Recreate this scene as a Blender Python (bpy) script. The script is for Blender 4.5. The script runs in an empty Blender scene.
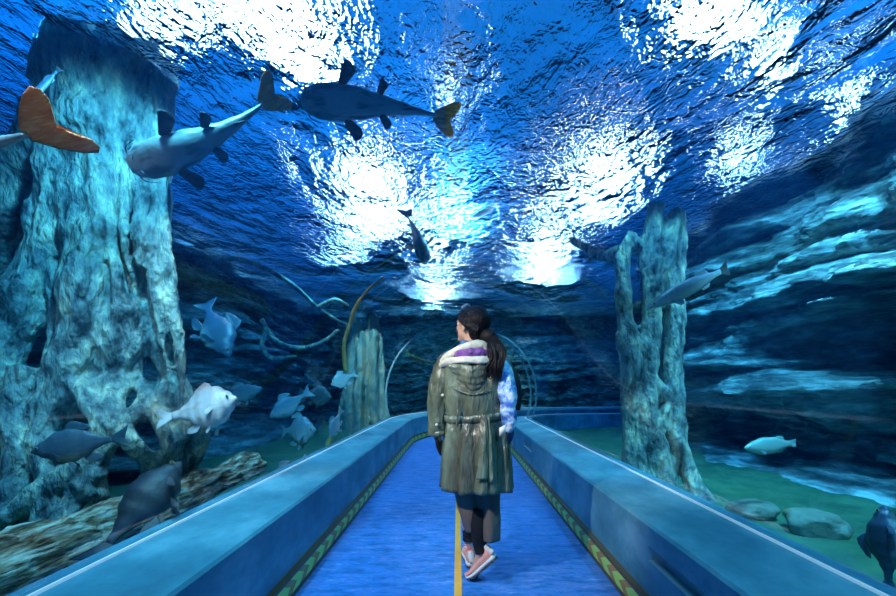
import bpy, bmesh, math, random
from mathutils import Vector, Matrix, noise, Euler

R = math.radians
C = bpy.context.scene.collection
sc = bpy.context.scene
FPX, PX0, PY0, CAMZ = 420.0, 458.0, 385.0, 1.18

def at(px, py, Y):
    """the point of the place that lies at distance Y along the walkway"""
    return Vector(((px - PX0) / FPX * Y, Y, CAMZ + (PY0 - py) / FPX * Y))

def smooth(o):
    for p in o.data.polygons:
        p.use_smooth = True
    return o

def mesh_obj(name, verts, faces, mat=None, parent=None, sm=True):
    me = bpy.data.meshes.new(name)
    me.from_pydata([tuple(v) for v in verts], [], faces)
    me.update()
    bm = bmesh.new(); bm.from_mesh(me)
    bmesh.ops.recalc_face_normals(bm, faces=bm.faces[:])
    bm.to_mesh(me); bm.free()
    o = bpy.data.objects.new(name, me)
    C.objects.link(o)
    if mat:
        me.materials.append(mat)
    if parent:
        o.parent = parent
    if sm:
        smooth(o)
    return o

def tag(o, label=None, cat=None, group=None, kind=None):
    if label: o['label'] = label
    if cat: o['category'] = cat
    if group: o['group'] = group
    if kind: o['kind'] = kind
    return o

def empty(name, loc=(0, 0, 0)):
    o = bpy.data.objects.new(name, None)
    C.objects.link(o)
    o.location = loc
    o.empty_display_size = .1
    return o

# ---------------------------------------------------------------- materials
def new_mat(name):
    m = bpy.data.materials.new(name); m.use_nodes = True
    nt = m.node_tree
    b = nt.nodes.get('Principled BSDF')
    return m, nt, b

def simple(name, col, rough=.5, metal=0, spec=None, emit=None, es=0):
    m, nt, b = new_mat(name)
    b.inputs['Base Color'].default_value = (*col, 1)
    b.inputs['Roughness'].default_value = rough
    b.inputs['Metallic'].default_value = metal
    if spec is not None: b.inputs['Specular IOR Level'].default_value = spec
    if emit:
        b.inputs['Emission Color'].default_value = (*emit, 1)
        b.inputs['Emission Strength'].default_value = es
    return m

def noisy(name, stops, scale=4, rough=.6, bump=.3, bscale=None, stretch=(1, 1, 1), detail=8, coord='Object', spec=None, dist=.05, second=None):
    """base colour from a noise through a ramp, plus a bump"""
    m, nt, b = new_mat(name)
    N, L = nt.nodes, nt.links
    tc = N.new('ShaderNodeTexCoord'); mp = N.new('ShaderNodeMapping')
    mp.inputs['Scale'].default_value = stretch
    L.new(tc.outputs[coord], mp.inputs['Vector'])
    n = N.new('ShaderNodeTexNoise'); n.inputs['Scale'].default_value = scale
    n.inputs['Detail'].default_value = detail; n.inputs['Roughness'].default_value = .62
    L.new(mp.outputs[0], n.inputs['Vector'])
    r = N.new('ShaderNodeValToRGB')
    el = r.color_ramp.elements
    el[0].position, el[0].color = stops[0][0], (*stops[0][1], 1)
    el[1].position, el[1].color = stops[-1][0], (*stops[-1][1], 1)
    for p, c in stops[1:-1]:
        e = el.new(p); e.color = (*c, 1)
    L.new(n.outputs['Fac'], r.inputs[0])
    L.new(r.outputs[0], b.inputs['Base Color'])
    b.inputs['Roughness'].default_value = rough
    if spec is not None: b.inputs['Specular IOR Level'].default_value = spec
    if bump:
        n2 = N.new('ShaderNodeTexNoise'); n2.inputs['Scale'].default_value = bscale or scale * 3
        n2.inputs['Detail'].default_value = 6
        L.new(mp.outputs[0], n2.inputs['Vector'])
        bp = N.new('ShaderNodeBump'); bp.inputs['Strength'].default_value = bump
        bp.inputs['Distance'].default_value = dist
        L.new(n2.outputs['Fac'], bp.inputs['Height'])
        L.new(bp.outputs[0], b.inputs['Normal'])
    return m

M = {}
M['rock'] = noisy('rock', [(.38, (.04, .06, .06)), (.47, (.17, .22, .20)), (.55, (.40, .46, .40)), (.63, (.88, .88, .80))], scale=3.6, stretch=(1, .5, 2.4), bump=1, bscale=8, rough=.65, dist=.16)
M['root'] = noisy('root_bark', [(.36, (.04, .07, .07)), (.46, (.22, .30, .28)), (.55, (.42, .48, .38)), (.64, (.85, .80, .55))], scale=9, stretch=(1, 1, .45), bump=1.0, bscale=20, rough=.6, dist=.08)
M['far_root'] = noisy('pale_root', [(.35, (.10, .22, .20)), (.5, (.35, .42, .34)), (.6, (.60, .42, .26)), (.7, (.7, .65, .5))], scale=5, stretch=(1, 1, .5), bump=.6, rough=.7)
M['log'] = noisy('driftwood', [(.34, (.05, .03, .02)), (.45, (.28, .17, .09)), (.54, (.62, .52, .38)), (.63, (.85, .82, .72)), (.75, (.35, .30, .2))], scale=6, stretch=(4, .7, 4), bump=1, bscale=10, rough=.7, dist=.05)
M['orange_stick'] = noisy('orange_branch', [(.3, (.55, .25, .05)), (.6, (.95, .52, .14)), (.75, (.9, .75, .45))], scale=14, bump=.4)
M['sand'] = noisy('sand', [(.35, (.03, .11, .05)), (.55, (.07, .20, .09)), (.7, (.14, .26, .12))], scale=3, bump=.4, bscale=40, rough=.85, dist=.02)
M['stone'] = noisy('stone', [(.35, (.18, .22, .16)), (.55, (.35, .38, .28)), (.66, (.50, .28, .10)), (.8, (.4, .4, .3))], scale=4, bump=.5)

# painted parapet
M['paint'] = noisy('painted_concrete', [(.34, (.05, .22, .33)), (.5, (.09, .34, .47)), (.62, (.19, .50, .64))], scale=2.5, bump=.15, bscale=30, rough=.55, dist=.01, stretch=(1, .6, 1))
M['seal'] = simple('white_seal_added_glow', (.9, .95, 1), .4, emit=(.45, .75, 1), es=.35)  # faint glow added to brighten the line; the seal is no lamp
M['recess'] = simple('painted_lit_recess', (.30, .62, .75), .6)  # paler than the parapet: light inside the slots painted into the colour
M['steel'] = simple('brushed_seam', (.35, .60, .66), .25, .2)
M['yellow'] = noisy('yellow_tape', [(.3, (.95, .36, .03)), (.7, (1, .50, .06))], scale=12, bump=0, rough=.55)

def carpet_mat():
    m, nt, b = new_mat('carpet_blue'); N, L = nt.nodes, nt.links
    tc = N.new('ShaderNodeTexCoord')
    mp = N.new('ShaderNodeMapping'); mp.inputs['Scale'].default_value = (2.2, 7, 1)
    L.new(tc.outputs['Object'], mp.inputs[0])
    n1 = N.new('ShaderNodeTexNoise'); n1.inputs['Scale'].default_value = 2.4; n1.inputs['Detail'].default_value = 7; n1.inputs['Roughness'].default_value = .7
    L.new(mp.outputs[0], n1.inputs['Vector'])
    r = N.new('ShaderNodeValToRGB'); e = r.color_ramp.elements
    e[0].position, e[0].color = .36, (.012, .12, .42, 1)
    e[1].position, e[1].color = .66, (.12, .42, .95, 1)
    x = e.new(.5); x.color = (.03, .22, .70, 1)
    x = e.new(.6); x.color = (.12, .22, .66, 1)
    L.new(n1.outputs['Fac'], r.inputs[0])
    # woven threads
    w = N.new('ShaderNodeTexNoise'); w.inputs['Scale'].default_value = 1.0; w.inputs['Detail'].default_value = 2
    mp2 = N.new('ShaderNodeMapping'); mp2.inputs['Scale'].default_value = (25, 90, 1)
    L.new(tc.outputs['Object'], mp2.inputs[0]); L.new(mp2.outputs[0], w.inputs['Vector'])
    mx = N.new('ShaderNodeMixRGB'); mx.blend_type = 'OVERLAY'; mx.inputs[0].default_value = .55
    L.new(r.outputs[0], mx.inputs[1]); L.new(w.outputs['Fac'], mx.inputs[2])
    L.new(mx.outputs[0], b.inputs['Base Color'])
    b.inputs['Roughness'].default_value = .65
    bp = N.new('ShaderNodeBump'); bp.inputs['Strength'].default_value = .4; bp.inputs['Distance'].default_value = .006
    L.new(w.outputs['Fac'], bp.inputs['Height']); L.new(bp.outputs[0], b.inputs['Normal'])
    return m
M['carpet'] = carpet_mat()

def strip_mat():
    """baseboard: green and brown chevrons between two dark borders, from the UV map (u along, v up)"""
    m, nt, b = new_mat('patterned_strip'); N, L = nt.nodes, nt.links
    tc = N.new('ShaderNodeTexCoord'); sp = N.new('ShaderNodeSeparateXYZ')
    L.new(tc.outputs['UV'], sp.inputs[0])
    def mth(op, a, bb=None):
        n = N.new('ShaderNodeMath'); n.operation = op
        for i, v in enumerate((a, bb)):
            if v is None: continue
            if isinstance(v, (int, float)): n.inputs[i].default_value = v
            else: L.new(v, n.inputs[i])
        return n.outputs[0]
    v2 = mth('ABSOLUTE', mth('SUBTRACT', sp.outputs[1], .5))
    u = mth('ADD', mth('MULTIPLY', sp.outputs[0], 5.0), mth('MULTIPLY', v2, 1.2))
    fr = mth('FRACT', u)
    chev = mth('LESS_THAN', fr, .55)
    mx = N.new('ShaderNodeMixRGB'); L.new(chev, mx.inputs[0])
    mx.inputs[1].default_value = (.40, .26, .05, 1); mx.inputs[2].default_value = (.42, .80, .14, 1)
    ns = N.new('ShaderNodeTexNoise'); ns.inputs['Scale'].default_value = 9
    mx1 = N.new('ShaderNodeMixRGB'); mx1.blend_type = 'OVERLAY'; mx1.inputs[0].default_value = .5
    L.new(mx.outputs[0], mx1.inputs[1]); L.new(ns.outputs['Fac'], mx1.inputs[2])
    edge = mth('GREATER_THAN', v2, .34)
    mx2 = N.new('ShaderNodeMixRGB'); L.new(edge, mx2.inputs[0])
    L.new(mx1.outputs[0], mx2.inputs[1]); mx2.inputs[2].default_value = (.10, .075, .025, 1)
    L.new(mx2.outputs[0], b.inputs['Base Color']); b.inputs['Roughness'].default_value = .4
    return m
M['strip'] = strip_mat()

def acrylic_mat():
    m = bpy.data.materials.new('clear_acrylic'); m.use_nodes = True
    nt = m.node_tree; N, L = nt.nodes, nt.links; N.clear()
    out = N.new('ShaderNodeOutputMaterial')
    tr = N.new('ShaderNodeBsdfTransparent'); tr.inputs[0].default_value = (.97, .995, 1, 1)
    gl = N.new('ShaderNodeBsdfGlossy'); gl.inputs['Roughness'].default_value = .015
    fr = N.new('ShaderNodeLayerWeight'); fr.inputs['Blend'].default_value = .28
    ml = N.new('ShaderNodeMath'); ml.operation = 'MULTIPLY'; ml.inputs[1].default_value = .13
    L.new(fr.outputs['Fresnel'], ml.inputs[0])
    mx = N.new('ShaderNodeMixShader')
    L.new(ml.outputs[0], mx.inputs[0]); L.new(tr.outputs[0], mx.inputs[1]); L.new(gl.outputs[0], mx.inputs[2])
    L.new(mx.outputs[0], out.inputs['Surface'])
    return m
M['acrylic'] = acrylic_mat()

def volume_mat():
    m = bpy.data.materials.new('tank_water'); m.use_nodes = True
    nt = m.node_tree; N, L = nt.nodes, nt.links; N.clear()
    out = N.new('ShaderNodeOutputMaterial')
    ab = N.new('ShaderNodeVolumeAbsorption'); ab.inputs['Color'].default_value = (.38, .79, .965, 1); ab.inputs['Density'].default_value = .55
    ss = N.new('ShaderNodeVolumeScatter'); ss.inputs['Color'].default_value = (.01, .30, 1, 1); ss.inputs['Density'].default_value = .011
    ss.inputs['Anisotropy'].default_value = .2
    ad = N.new('ShaderNodeAddShader')
    L.new(ab.outputs[0], ad.inputs[0]); L.new(ss.outputs[0], ad.inputs[1]); L.new(ad.outputs[0], out.inputs['Volume'])
    return m
M['water'] = volume_mat()

def surface_mat():
    m = bpy.data.materials.new('water_surface'); m.use_nodes = True
    nt = m.node_tree; N, L = nt.nodes, nt.links; N.clear()
    out = N.new('ShaderNodeOutputMaterial')
    tc = N.new('ShaderNodeTexCoord')
    mp = N.new('ShaderNodeMapping'); mp.inputs['Scale'].default_value = (1.0, .55, 1); mp.inputs['Rotation'].default_value = (0, 0, R(25))
    L.new(tc.outputs['Object'], mp.inputs[0])
    def nz(scale, det, rgh=.5, dist=0):
        n = N.new('ShaderNodeTexNoise'); n.inputs['Scale'].default_value = scale; n.inputs['Detail'].default_value = det
        n.inputs['Roughness'].default_value = rgh; n.inputs['Distortion'].default_value = dist
        L.new(mp.outputs[0], n.inputs['Vector']); return n.outputs['Fac']
    def bump(h, d, prev=None, s=1):
        b = N.new('ShaderNodeBump'); b.inputs['Distance'].default_value = d; b.inputs['Strength'].default_value = s
        L.new(h, b.inputs['Height'])
        if prev: L.new(prev, b.inputs['Normal'])
        return b.outputs[0]
    nb = bump(nz(1.8, 2, .5, .4), .36)
    calm = N.new('ShaderNodeTexNoise'); calm.inputs['Scale'].default_value = .55; calm.inputs['Detail'].default_value = 1
    L.new(tc.outputs['Object'], calm.inputs['Vector'])
    cm = N.new('ShaderNodeMapRange'); cm.inputs['From Min'].default_value = .38; cm.inputs['From Max'].default_value = .62
    cm.inputs['To Min'].default_value = .25; cm.inputs['To Max'].default_value = 1
    L.new(calm.outputs['Fac'], cm.inputs['Value'])
    def mul(a):
        m_ = N.new('ShaderNodeMath'); m_.operation = 'MULTIPLY'; L.new(a, m_.inputs[0]); L.new(cm.outputs[0], m_.inputs[1]); return m_.outputs[0]
    nb = bump(mul(nz(8.5, 3, .62, .9)), .19, nb)
    nb = bump(mul(nz(28, 2, .6, .3)), .05, nb)
    rf = N.new('ShaderNodeBsdfRefraction'); rf.inputs['IOR'].default_value = 1.08; rf.inputs['Roughness'].default_value = 0
    gl = N.new('ShaderNodeBsdfGlossy'); gl.inputs['Roughness'].default_value = .02; gl.inputs['Color'].default_value = (.75, .9, 1, 1)
    L.new(nb, rf.inputs['Normal']); L.new(nb, gl.inputs['Normal'])
    lw = N.new('ShaderNodeLayerWeight'); lw.inputs['Blend'].default_value = .35
    L.new(nb, lw.inputs['Normal'])
    mx = N.new('ShaderNodeMixShader')
    mr = N.new('ShaderNodeMapRange'); mr.inputs['To Min'].default_value = .06; mr.inputs['To Max'].default_value = .38
    L.new(lw.outputs['Facing'], mr.inputs['Value'])
    L.new(mr.outputs[0], mx.inputs[0])
    L.new(rf.outputs[0], mx.inputs[1]); L.new(gl.outputs[0], mx.inputs[2])
    L.new(mx.outputs[0], out.inputs['Surface'])
    return m
M['surface'] = surface_mat()

# ---------------------------------------------------------------- tunnel path
S0, S1, RAD, BEND = -3.0, 8.2, 2.7, R(80)
def path(s):
    if s <= S1: return Vector((0, s, 0)), 0.0
    a = (s - S1) / RAD
    if a <= BEND:
        return Vector((RAD * (1 - math.cos(a)), S1 + RAD * math.sin(a), 0)), a
    p, _ = path(S1 + RAD * BEND)
    d = s - S1 - RAD * BEND
    return p + Vector((math.sin(BEND), math.cos(BEND), 0)) * d, BEND
SEND = S1 + RAD * BEND + 4.0
def stations(a=S0, b=SEND, extra=()):
    st = set([a, b] + [e for e in extra if a < e < b])
    s = a
    while s < b:
        st.add(round(s, 4)); s += .4 if s < S1 - .3 else .14
    return sorted(st)
def place(s, u, z):
    p, h = path(s)
    return Vector((p.x + math.cos(h) * u, p.y - math.sin(h) * u, z))
def sweep(name, prof, st, mat, closed=True, caps=True, sm=False, skip=None, uv=False):
    V, F = [], []
    n = len(prof)
    for s in st:
        for (u, z) in prof: V.append(place(s, u, z))
    m = n if closed else n - 1
    for i in range(len(st) - 1):
        for j in range(m):
            if skip and skip(st[i], st[i + 1], j): continue
            a, b = i * n + j, i * n + (j + 1) % n
            F.append((a, b, b + n, a + n))
    if closed and caps:
        F.append(tuple(range(n))); F.append(tuple(range((len(st) - 1) * n, len(st) * n))[::-1])
    o = mesh_obj(name, V, F, mat, sm=sm)
    return o

AZ, AR = .98, 1.42                      # arch centre height and radius
def arch(r, n=48, umax=1.33):
    a0 = math.asin(max(-1, (.515 - AZ) / r))
    return [(r * math.cos(a0 + (math.pi - 2 * a0) * k / n), AZ + r * math.sin(a0 + (math.pi - 2 * a0) * k / n)) for k in range(n + 1)]

# floor
fl = sweep('floor', [(-.97, 0), (.97, 0), (.97, -.12), (-.97, -.12)], stations(), M['carpet'])
tag(fl, kind='structure')
ln = sweep('trim_1', [(-.022, .0), (-.022, .003), (.022, .003), (.022, .0)], stations(S0, S1 + 3), M['yellow'])
tag(ln, 'yellow line running down the middle of the blue walkway', kind='structure')

# parapets: the slots in the right one are open recesses
SL = [(1.25, 2.11), (5.45, 6.1)]
for side, nm in ((-1, 'wall_left'), (1, 'wall_right')):
    prof = [(.955, -.12), (.955, .30), (.955, .373), (.955, .47), (.967, .484), (1.335, .518), (1.335, .50), (1.40, .50), (1.46, .50), (1.46, -.12)]
    prof = [(side * u, z) for u, z in prof]
    if side == 1:
        ex = [v for a in SL for v in a]
        st = sorted(set(stations() + ex))
        w = sweep(nm, prof, st, M['paint'], skip=lambda a, b, j: j == 1 and any(a >= p - 1e-6 and b <= q + 1e-6 for p, q in SL))
        bm = bmesh.new(); bm.from_mesh(w.data)
        for p, q in SL:
            o8 = [bm.verts.new((x, y, z)) for x in (.955, 1.005) for y in (p, q) for z in (.30, .373)]
            a = o8
            for f in ((4, 5, 7, 6), (0, 1, 5, 4), (2, 6, 7, 3), (0, 4, 6, 2), (1, 3, 7, 5)):
                bm.faces.new([a[i] for i in f]).material_index = 1
        bmesh.ops.remove_doubles(bm, verts=bm.verts[:], dist=1e-4)
        bmesh.ops.recalc_face_normals(bm, faces=bm.faces[:])
        bm.to_mesh(w.data); bm.free()
        w.data.materials.append(M['recess'])
    else:
        w = sweep(nm, prof, stations(), M['paint'])
    tag(w, 'low painted concrete parapet along the %s side of the tunnel' % nm[5:], kind='structure')
    # strip at the foot
    st = stations()
    b = sweep('baseboard_' + nm[5:], [(side * .955, 0), (side * .955, .128), (side * .925, .122), (side * .915, .02), (side * .915, 0)], st, M['strip'])
    uvl = b.data.uv_layers.new(name='UVMap')
    for poly in b.data.polygons:
        for li in poly.loop_indices:
            vi = b.data.loops[li].vertex_index
            uvl.data[li].uv = (st[vi // 5] * 1.0, [0, 1, 1, .08, 0][vi % 5])
    tag(b, kind='structure')
    # pale seal where the acrylic stands on the parapet
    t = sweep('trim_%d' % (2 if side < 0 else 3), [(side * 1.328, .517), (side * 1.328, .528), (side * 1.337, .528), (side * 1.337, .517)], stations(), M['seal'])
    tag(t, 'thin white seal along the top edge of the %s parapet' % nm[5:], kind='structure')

# acrylic vault
inn, outr = arch(AR), arch(AR + .055)
prof = inn + outr[::-1]
ac = sweep('window_1', prof, stations(), M['acrylic'], sm=True, caps=True)
tag(ac, 'clear acrylic tunnel vault', kind='structure')
# joint rings of the far bend
for k, s in enumerate((S1 + .05, S1 + 1.7)):
    ri, ro = arch(AR - .012), arch(AR + .02)
    j = sweep('trim_%d' % (4 + k), ri + ro[::-1], [s, s + .012], M['steel'], sm=False)
    tag(j, 'thin joint ring of the acrylic vault where the tunnel bends', kind='structure')

# ---------------------------------------------------------------- water
SURF = 3.42
BX = (-5.2, 9.5, -3.6, 14.6, -.9)
def water_body():
    x0, x1, y0, y1, z0 = BX
    z1 = SURF - .02
    V = [(x, y, z) for x in (x0, x1) for y in (y0, y1) for z in (z0, z1)]
    F = [(0, 1, 3, 2), (4, 6, 7, 5), (0, 4, 5, 1), (2, 3, 7, 6), (0, 2, 6, 4), (1, 5, 7, 3)]
    bm = bmesh.new()
    vs = [bm.verts.new(v) for v in V]
    for f in F: bm.faces.new([vs[i] for i in f])
    bmesh.ops.recalc_face_normals(bm, faces=bm.faces[:])
    # the dry tunnel inside: its shell faces inwards, towards the air
    pr = [(1.47, -.3)] + arch(AR + .062) + [(-1.47, -.3)]
    pr = [(1.47, -.3), (1.47, .515)] + arch(AR + .062) + [(-1.47, .515), (-1.47, -.3)]
    st = stations(S0 - .2, SEND + .2)
    n = len(pr); rows = []
    for s in st: rows.append([bm.verts.new(place(s, u, z)) for u, z in pr])
    fs = []
    for i in range(len(st) - 1):
        for j in range(n):
            fs.append(bm.faces.new((rows[i][j], rows[i][(j + 1) % n], rows[i + 1][(j + 1) % n], rows[i + 1][j])))
    fs.append(bm.faces.new(rows[0][::-1])); fs.append(bm.faces.new(rows[-1]))
    bmesh.ops.recalc_face_normals(bm, faces=fs)
    bmesh.ops.reverse_faces(bm, faces=fs)
    me = bpy.data.meshes.new('water'); bm.to_mesh(me); bm.free()
    o = bpy.data.objects.new('water', me); C.objects.link(o); me.materials.append(M['water'])
    tag(o, kind='structure')
water_body()
def water_surface():
    x0, x1, y0, y1, _ = BX
    nx, ny = 150, 190
    V, F = [], []
    for j in range(ny + 1):
        for i in range(nx + 1):
            x = x0 + (x1 - x0) * i / nx; y = y0 + (y1 - y0) * j / ny
            z = SURF + .03 * noise.noise(Vector((x * .8, y * .6, 0))) + .012 * noise.noise(Vector((x * 2.6, y * 1.8, 5)))
            V.append((x, y, z))
    for j in range(ny):
        for i in range(nx):
            a = j * (nx + 1) + i
            F.append((a, a + 1, a + nx + 2, a + nx + 1))
    o = mesh_obj('water_surface', V, F, M['surface'])
    tag(o, kind='structure')
water_surface()

# ---------------------------------------------------------------- tank floor and rock
def pdist(x, y):
    d = 99
    if y < S1: d = abs(x)
    else:
        r = math.hypot(x - RAD, y - S1)
        ang = math.atan2(y - S1, RAD - x)
        if ang <= BEND: d = abs(r - RAD)
        else:
            p, h = path(S1 + RAD * BEND)
            dx, dy = x - p.x, y - p.y
            d = abs(dx * math.cos(h) - dy * math.sin(h))
    return d
def tank_floor():
    V, F = [], []
    x0, x1, y0, y1 = -5.1, 9.4, -3.5, 14.5
    nx, ny = 240, 300
    for j in range(ny + 1):
        for i in range(nx + 1):
            x = x0 + (x1 - x0) * i / nx; y = y0 + (y1 - y0) * j / ny
            z = .19 + .07 * noise.noise(Vector((x * .9, y * .9, 3))) + .012 * noise.noise(Vector((x * 7, y * 7, 1)))
            if x < -1.2: z -= .06
            if pdist(x, y) < 1.36: z = -.6
            V.append((x, y, z))
    for j in range(ny):
        for i in range(nx):
            a = j * (nx + 1) + i
            F.append((a, a + 1, a + nx + 2, a + nx + 1))
    o = mesh_obj('sand_bed', V, F, M['sand'])
    tag(o, 'greenish sand on the bottom of the tank', kind='structure')
tank_floor()

def rock_wall(name, P0, direc, normal, length, height, bounds, seed, caves=(), base=None, res=(.035, .022), tilt=0, amp=.5, label=None, z0=0.0):
    """layered cliff: grid over (s, z), pushed out along the normal layer by layer, each layer
    sloping on top and undercut below"""
    P0, direc, normal = Vector(P0), Vector(direc).normalized(), Vector(normal).normalized()
    ns, nz = int(length / res[0]), int(height / res[1])
    V, F = [], []
    nb = len(bounds)
    for i in range(ns + 1):
        s = length * i / ns
        wz = .30 * noise.noise(Vector((s * .33, seed, 0))) + .10 * noise.noise(Vector((s * 1.1, seed, 4))) + tilt * s
        for j in range(nz + 1):
            z = z0 + height * j / nz
            zz = z + wz + .05 * noise.noise(Vector((s * 2, z * 2, seed)))
            k = 0
            while k < nb - 1 and zz > bounds[k + 1]: k += 1
            lo = bounds[k]; hi = bounds[k + 1] if k + 1 < nb else lo + .5
            f = min(1, max(0, (zz - lo) / (hi - lo)))
            pr = .5 + .9 * noise.noise(Vector((s * .45, k * 7.3, seed))) + .45 * noise.noise(Vector((s * 1.5, k * 3.1, seed + 2)))
            # undercut below, sharp brow, long slope up
            if f < .12: g = (f / .12) ** .6
            else: g = 1 - ((f - .12) / .88) ** 1.3 * .85
            d = amp * max(.05, pr) * g
            q = Vector((s * 1.4, z * 3.0, seed + 9))
            d += .16 * noise.fractal(q, .9, 2.1, 4) + .04 * noise.noise(q * 7) - .12 * abs(noise.noise(q * 1.9)) - .09 * abs(noise.noise(q * 4.3)) + .05 * noise.noise(q * 2.7)
            if base: d += base(s, z)
            for (cs, cz, rs, rz, dep) in caves:
                e = ((s - cs) / rs) ** 2 + ((z - cz) / rz) ** 2
                if e < 1.6: d -= dep * max(0, 1 - max(0, e - .5) / 1.1)
            V.append(P0 + direc * s + normal * d + Vector((0, 0, z)))
    for i in range(ns):
        for j in range(nz):
            a = i * (nz + 1) + j
            F.append((a, a + nz + 1, a + nz + 2, a + 1))
    o = mesh_obj(name, V, F, M['rock'])
    tag(o, label, kind='structure')
    return o
def base_r(s, z):
    d = 0
    if z < 1.0: d -= .55 * min(1, (1.0 - z) / .25) 
    if z < .36: d += 1.6 * (0.36 - z) / .4
    if z > 2.3: d -= .12 * (z - 2.3)
    return d
rock_wall('rock_wall', (3.75, -2.6, 0), (0, 1, 0), (-1, 0, 0), 10.9, 3.6,
          [-.6, .3, .55, .95, 1.28, 1.75, 1.98, 2.3, 2.55, 2.95, 3.3, 3.8], 1.7,
          caves=[(2.6 + 3.9, 1.60, 1.25, .30, 1.0), (2.6 + 2.6, .85, 1.6, .28, .5)], base=base_r, amp=.75, z0=.02,
          label='layered rock wall of the tank on the right side of the tunnel')
def base_l(s, z):
    d = 0
    if z < .9: d -= .35 * min(1, (.9 - z) / .3)
    if z < .6: d += 1.8 * (.6 - z)
    if z > 2.1: d -= .35 * (z - 2.1)
    return d
rock_wall('rock_wall', (-4.25, -2.6, 0), (0, 1, 0), (1, 0, 0), 16.5, 3.6,
          [-.5, .35, .62, 1.0, 1.22, 1.6, 1.82, 2.15, 2.5, 2.8, 3.2, 3.7], 8.2,
          caves=[(9.0, 1.75, 1.2, .35, .9), (11.5, .9, 1.2, .3, .6)], base=base_l, amp=.75, res=(.05, .025), z0=.02,
          label='layered rock wall of the tank on the left side of the tunnel')
rock_wall('rock_wall', (-4.6, 13.6, 0), (1, 0, 0), (0, -1, 0), 14.2, 3.6,
          [-.5, .35, .62, 1.0, 1.22, 1.6, 1.82, 2.15, 2.5, 2.8, 3.2, 3.7], 4.4,
          base=lambda s, z: .2 - .3 * z / 3, amp=.28, res=(.07, .03), z0=.02,
          label='layered rock wall across the far end beyond the tunnel bend')
rock_wall('rock_wall', (3.5, 8.3, 0), (1, 0, 0), (0, 1, 0), 6.0, 3.6,
          [-.5, .35, .7, 1.0, 1.3, 1.6, 1.9, 2.2, 2.5, 2.8, 3.2, 3.7], 6.1, base=lambda s, z: -.35, amp=.5, res=(.08, .04), z0=.02,
          label='end of the rock wall inside the tunnel bend')
# ---------------------------------------------------------------- tubes
def cr(p0, p1, p2, p3, t):
    return .5 * ((2 * p1) + (p2 - p0) * t + (2 * p0 - 5 * p1 + 4 * p2 - p3) * t * t + (3 * p1 - p0 - 3 * p2 + p3) * t ** 3)
def spline(pts, sub):
    """pts: (Vector, radius...) -> smooth list"""
    out = []
    P = [pts[0]] + list(pts) + [pts[-1]]
    for i in range(1, len(P) - 2):
        for k in range(sub):
            t = k / sub
            v = cr(P[i - 1][0], P[i][0], P[i + 1][0], P[i + 2][0], t)
            out.append((v,) + tuple(P[i][q] + (P[i + 1][q] - P[i][q]) * t for q in range(1, len(P[i]))))
    out.append(pts[-1])
    return out
def tube(V, F, pts, seg=14, sub=6, rough=0.0, seed=0, ell=None, capr=True):
    """append a closed tapered tube; ell = (direction, factor) squashes it along a direction"""
    pts = [(Vector(p[0]),) + tuple(p[1:]) for p in pts]
    sp = spline(pts, sub)
    b0 = len(V)
    up = None
    n = len(sp)
    for i, (c, r) in enumerate(sp):
        tdir = (sp[min(i + 1, n - 1)][0] - sp[max(i - 1, 0)][0]).normalized()
        if up is None:
            up = Vector((1, 0, 0)) if abs(tdir.x) < .8 else Vector((0, 1, 0))
        a = (up - tdir * up.dot(tdir)).normalized(); up = a
        b = tdir.cross(a)
        for k in range(seg):
            th = 2 * math.pi * k / seg
            rr = r
            if rough:
                rr *= 1 + rough * noise.noise(Vector((math.cos(th) * 1.6 + seed, math.sin(th) * 1.6, i * .22 * 6 / sub))) \
                        + rough * .5 * noise.noise(Vector((math.cos(th) * 4 + seed, math.sin(th) * 4, i * .5 * 6 / sub)))
            v = (a * math.cos(th) + b * math.sin(th)) * rr
            if ell:
                d, f = ell
                v = v + d * (v.dot(d) * (f - 1))
            V.append(c + v)
    for i in range(n - 1):
        for k in range(seg):
            p, q = b0 + i * seg + k, b0 + i * seg + (k + 1) % seg
            F.append((p, q, q + seg, p + seg))
    F.append(tuple(b0 + k for k in range(seg))[::-1])
    F.append(tuple(b0 + (n - 1) * seg + k for k in range(seg)))

CLOUD = bpy.data.textures.new('bark_cloud', 'CLOUDS'); CLOUD.noise_scale = .12; CLOUD.noise_depth = 3
CLOUD2 = bpy.data.textures.new('knots', 'CLOUDS'); CLOUD2.noise_scale = .35; CLOUD2.noise_depth = 2
def remesh(o, vox, disp=0, disp2=0, sm=1):
    m = o.modifiers.new('remesh', 'REMESH'); m.mode = 'VOXEL'; m.voxel_size = vox; m.use_smooth_shade = True
    if sm:
        s = o.modifiers.new('smooth', 'SMOOTH'); s.iterations = sm; s.factor = .5
    for tex, d in ((CLOUD2, disp2), (CLOUD, disp)):
        if d:
            dm = o.modifiers.new('relief', 'DISPLACE'); dm.texture = tex; dm.strength = d; dm.mid_level = .5
            dm.texture_coords = 'LOCAL'

random.seed(5)
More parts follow.
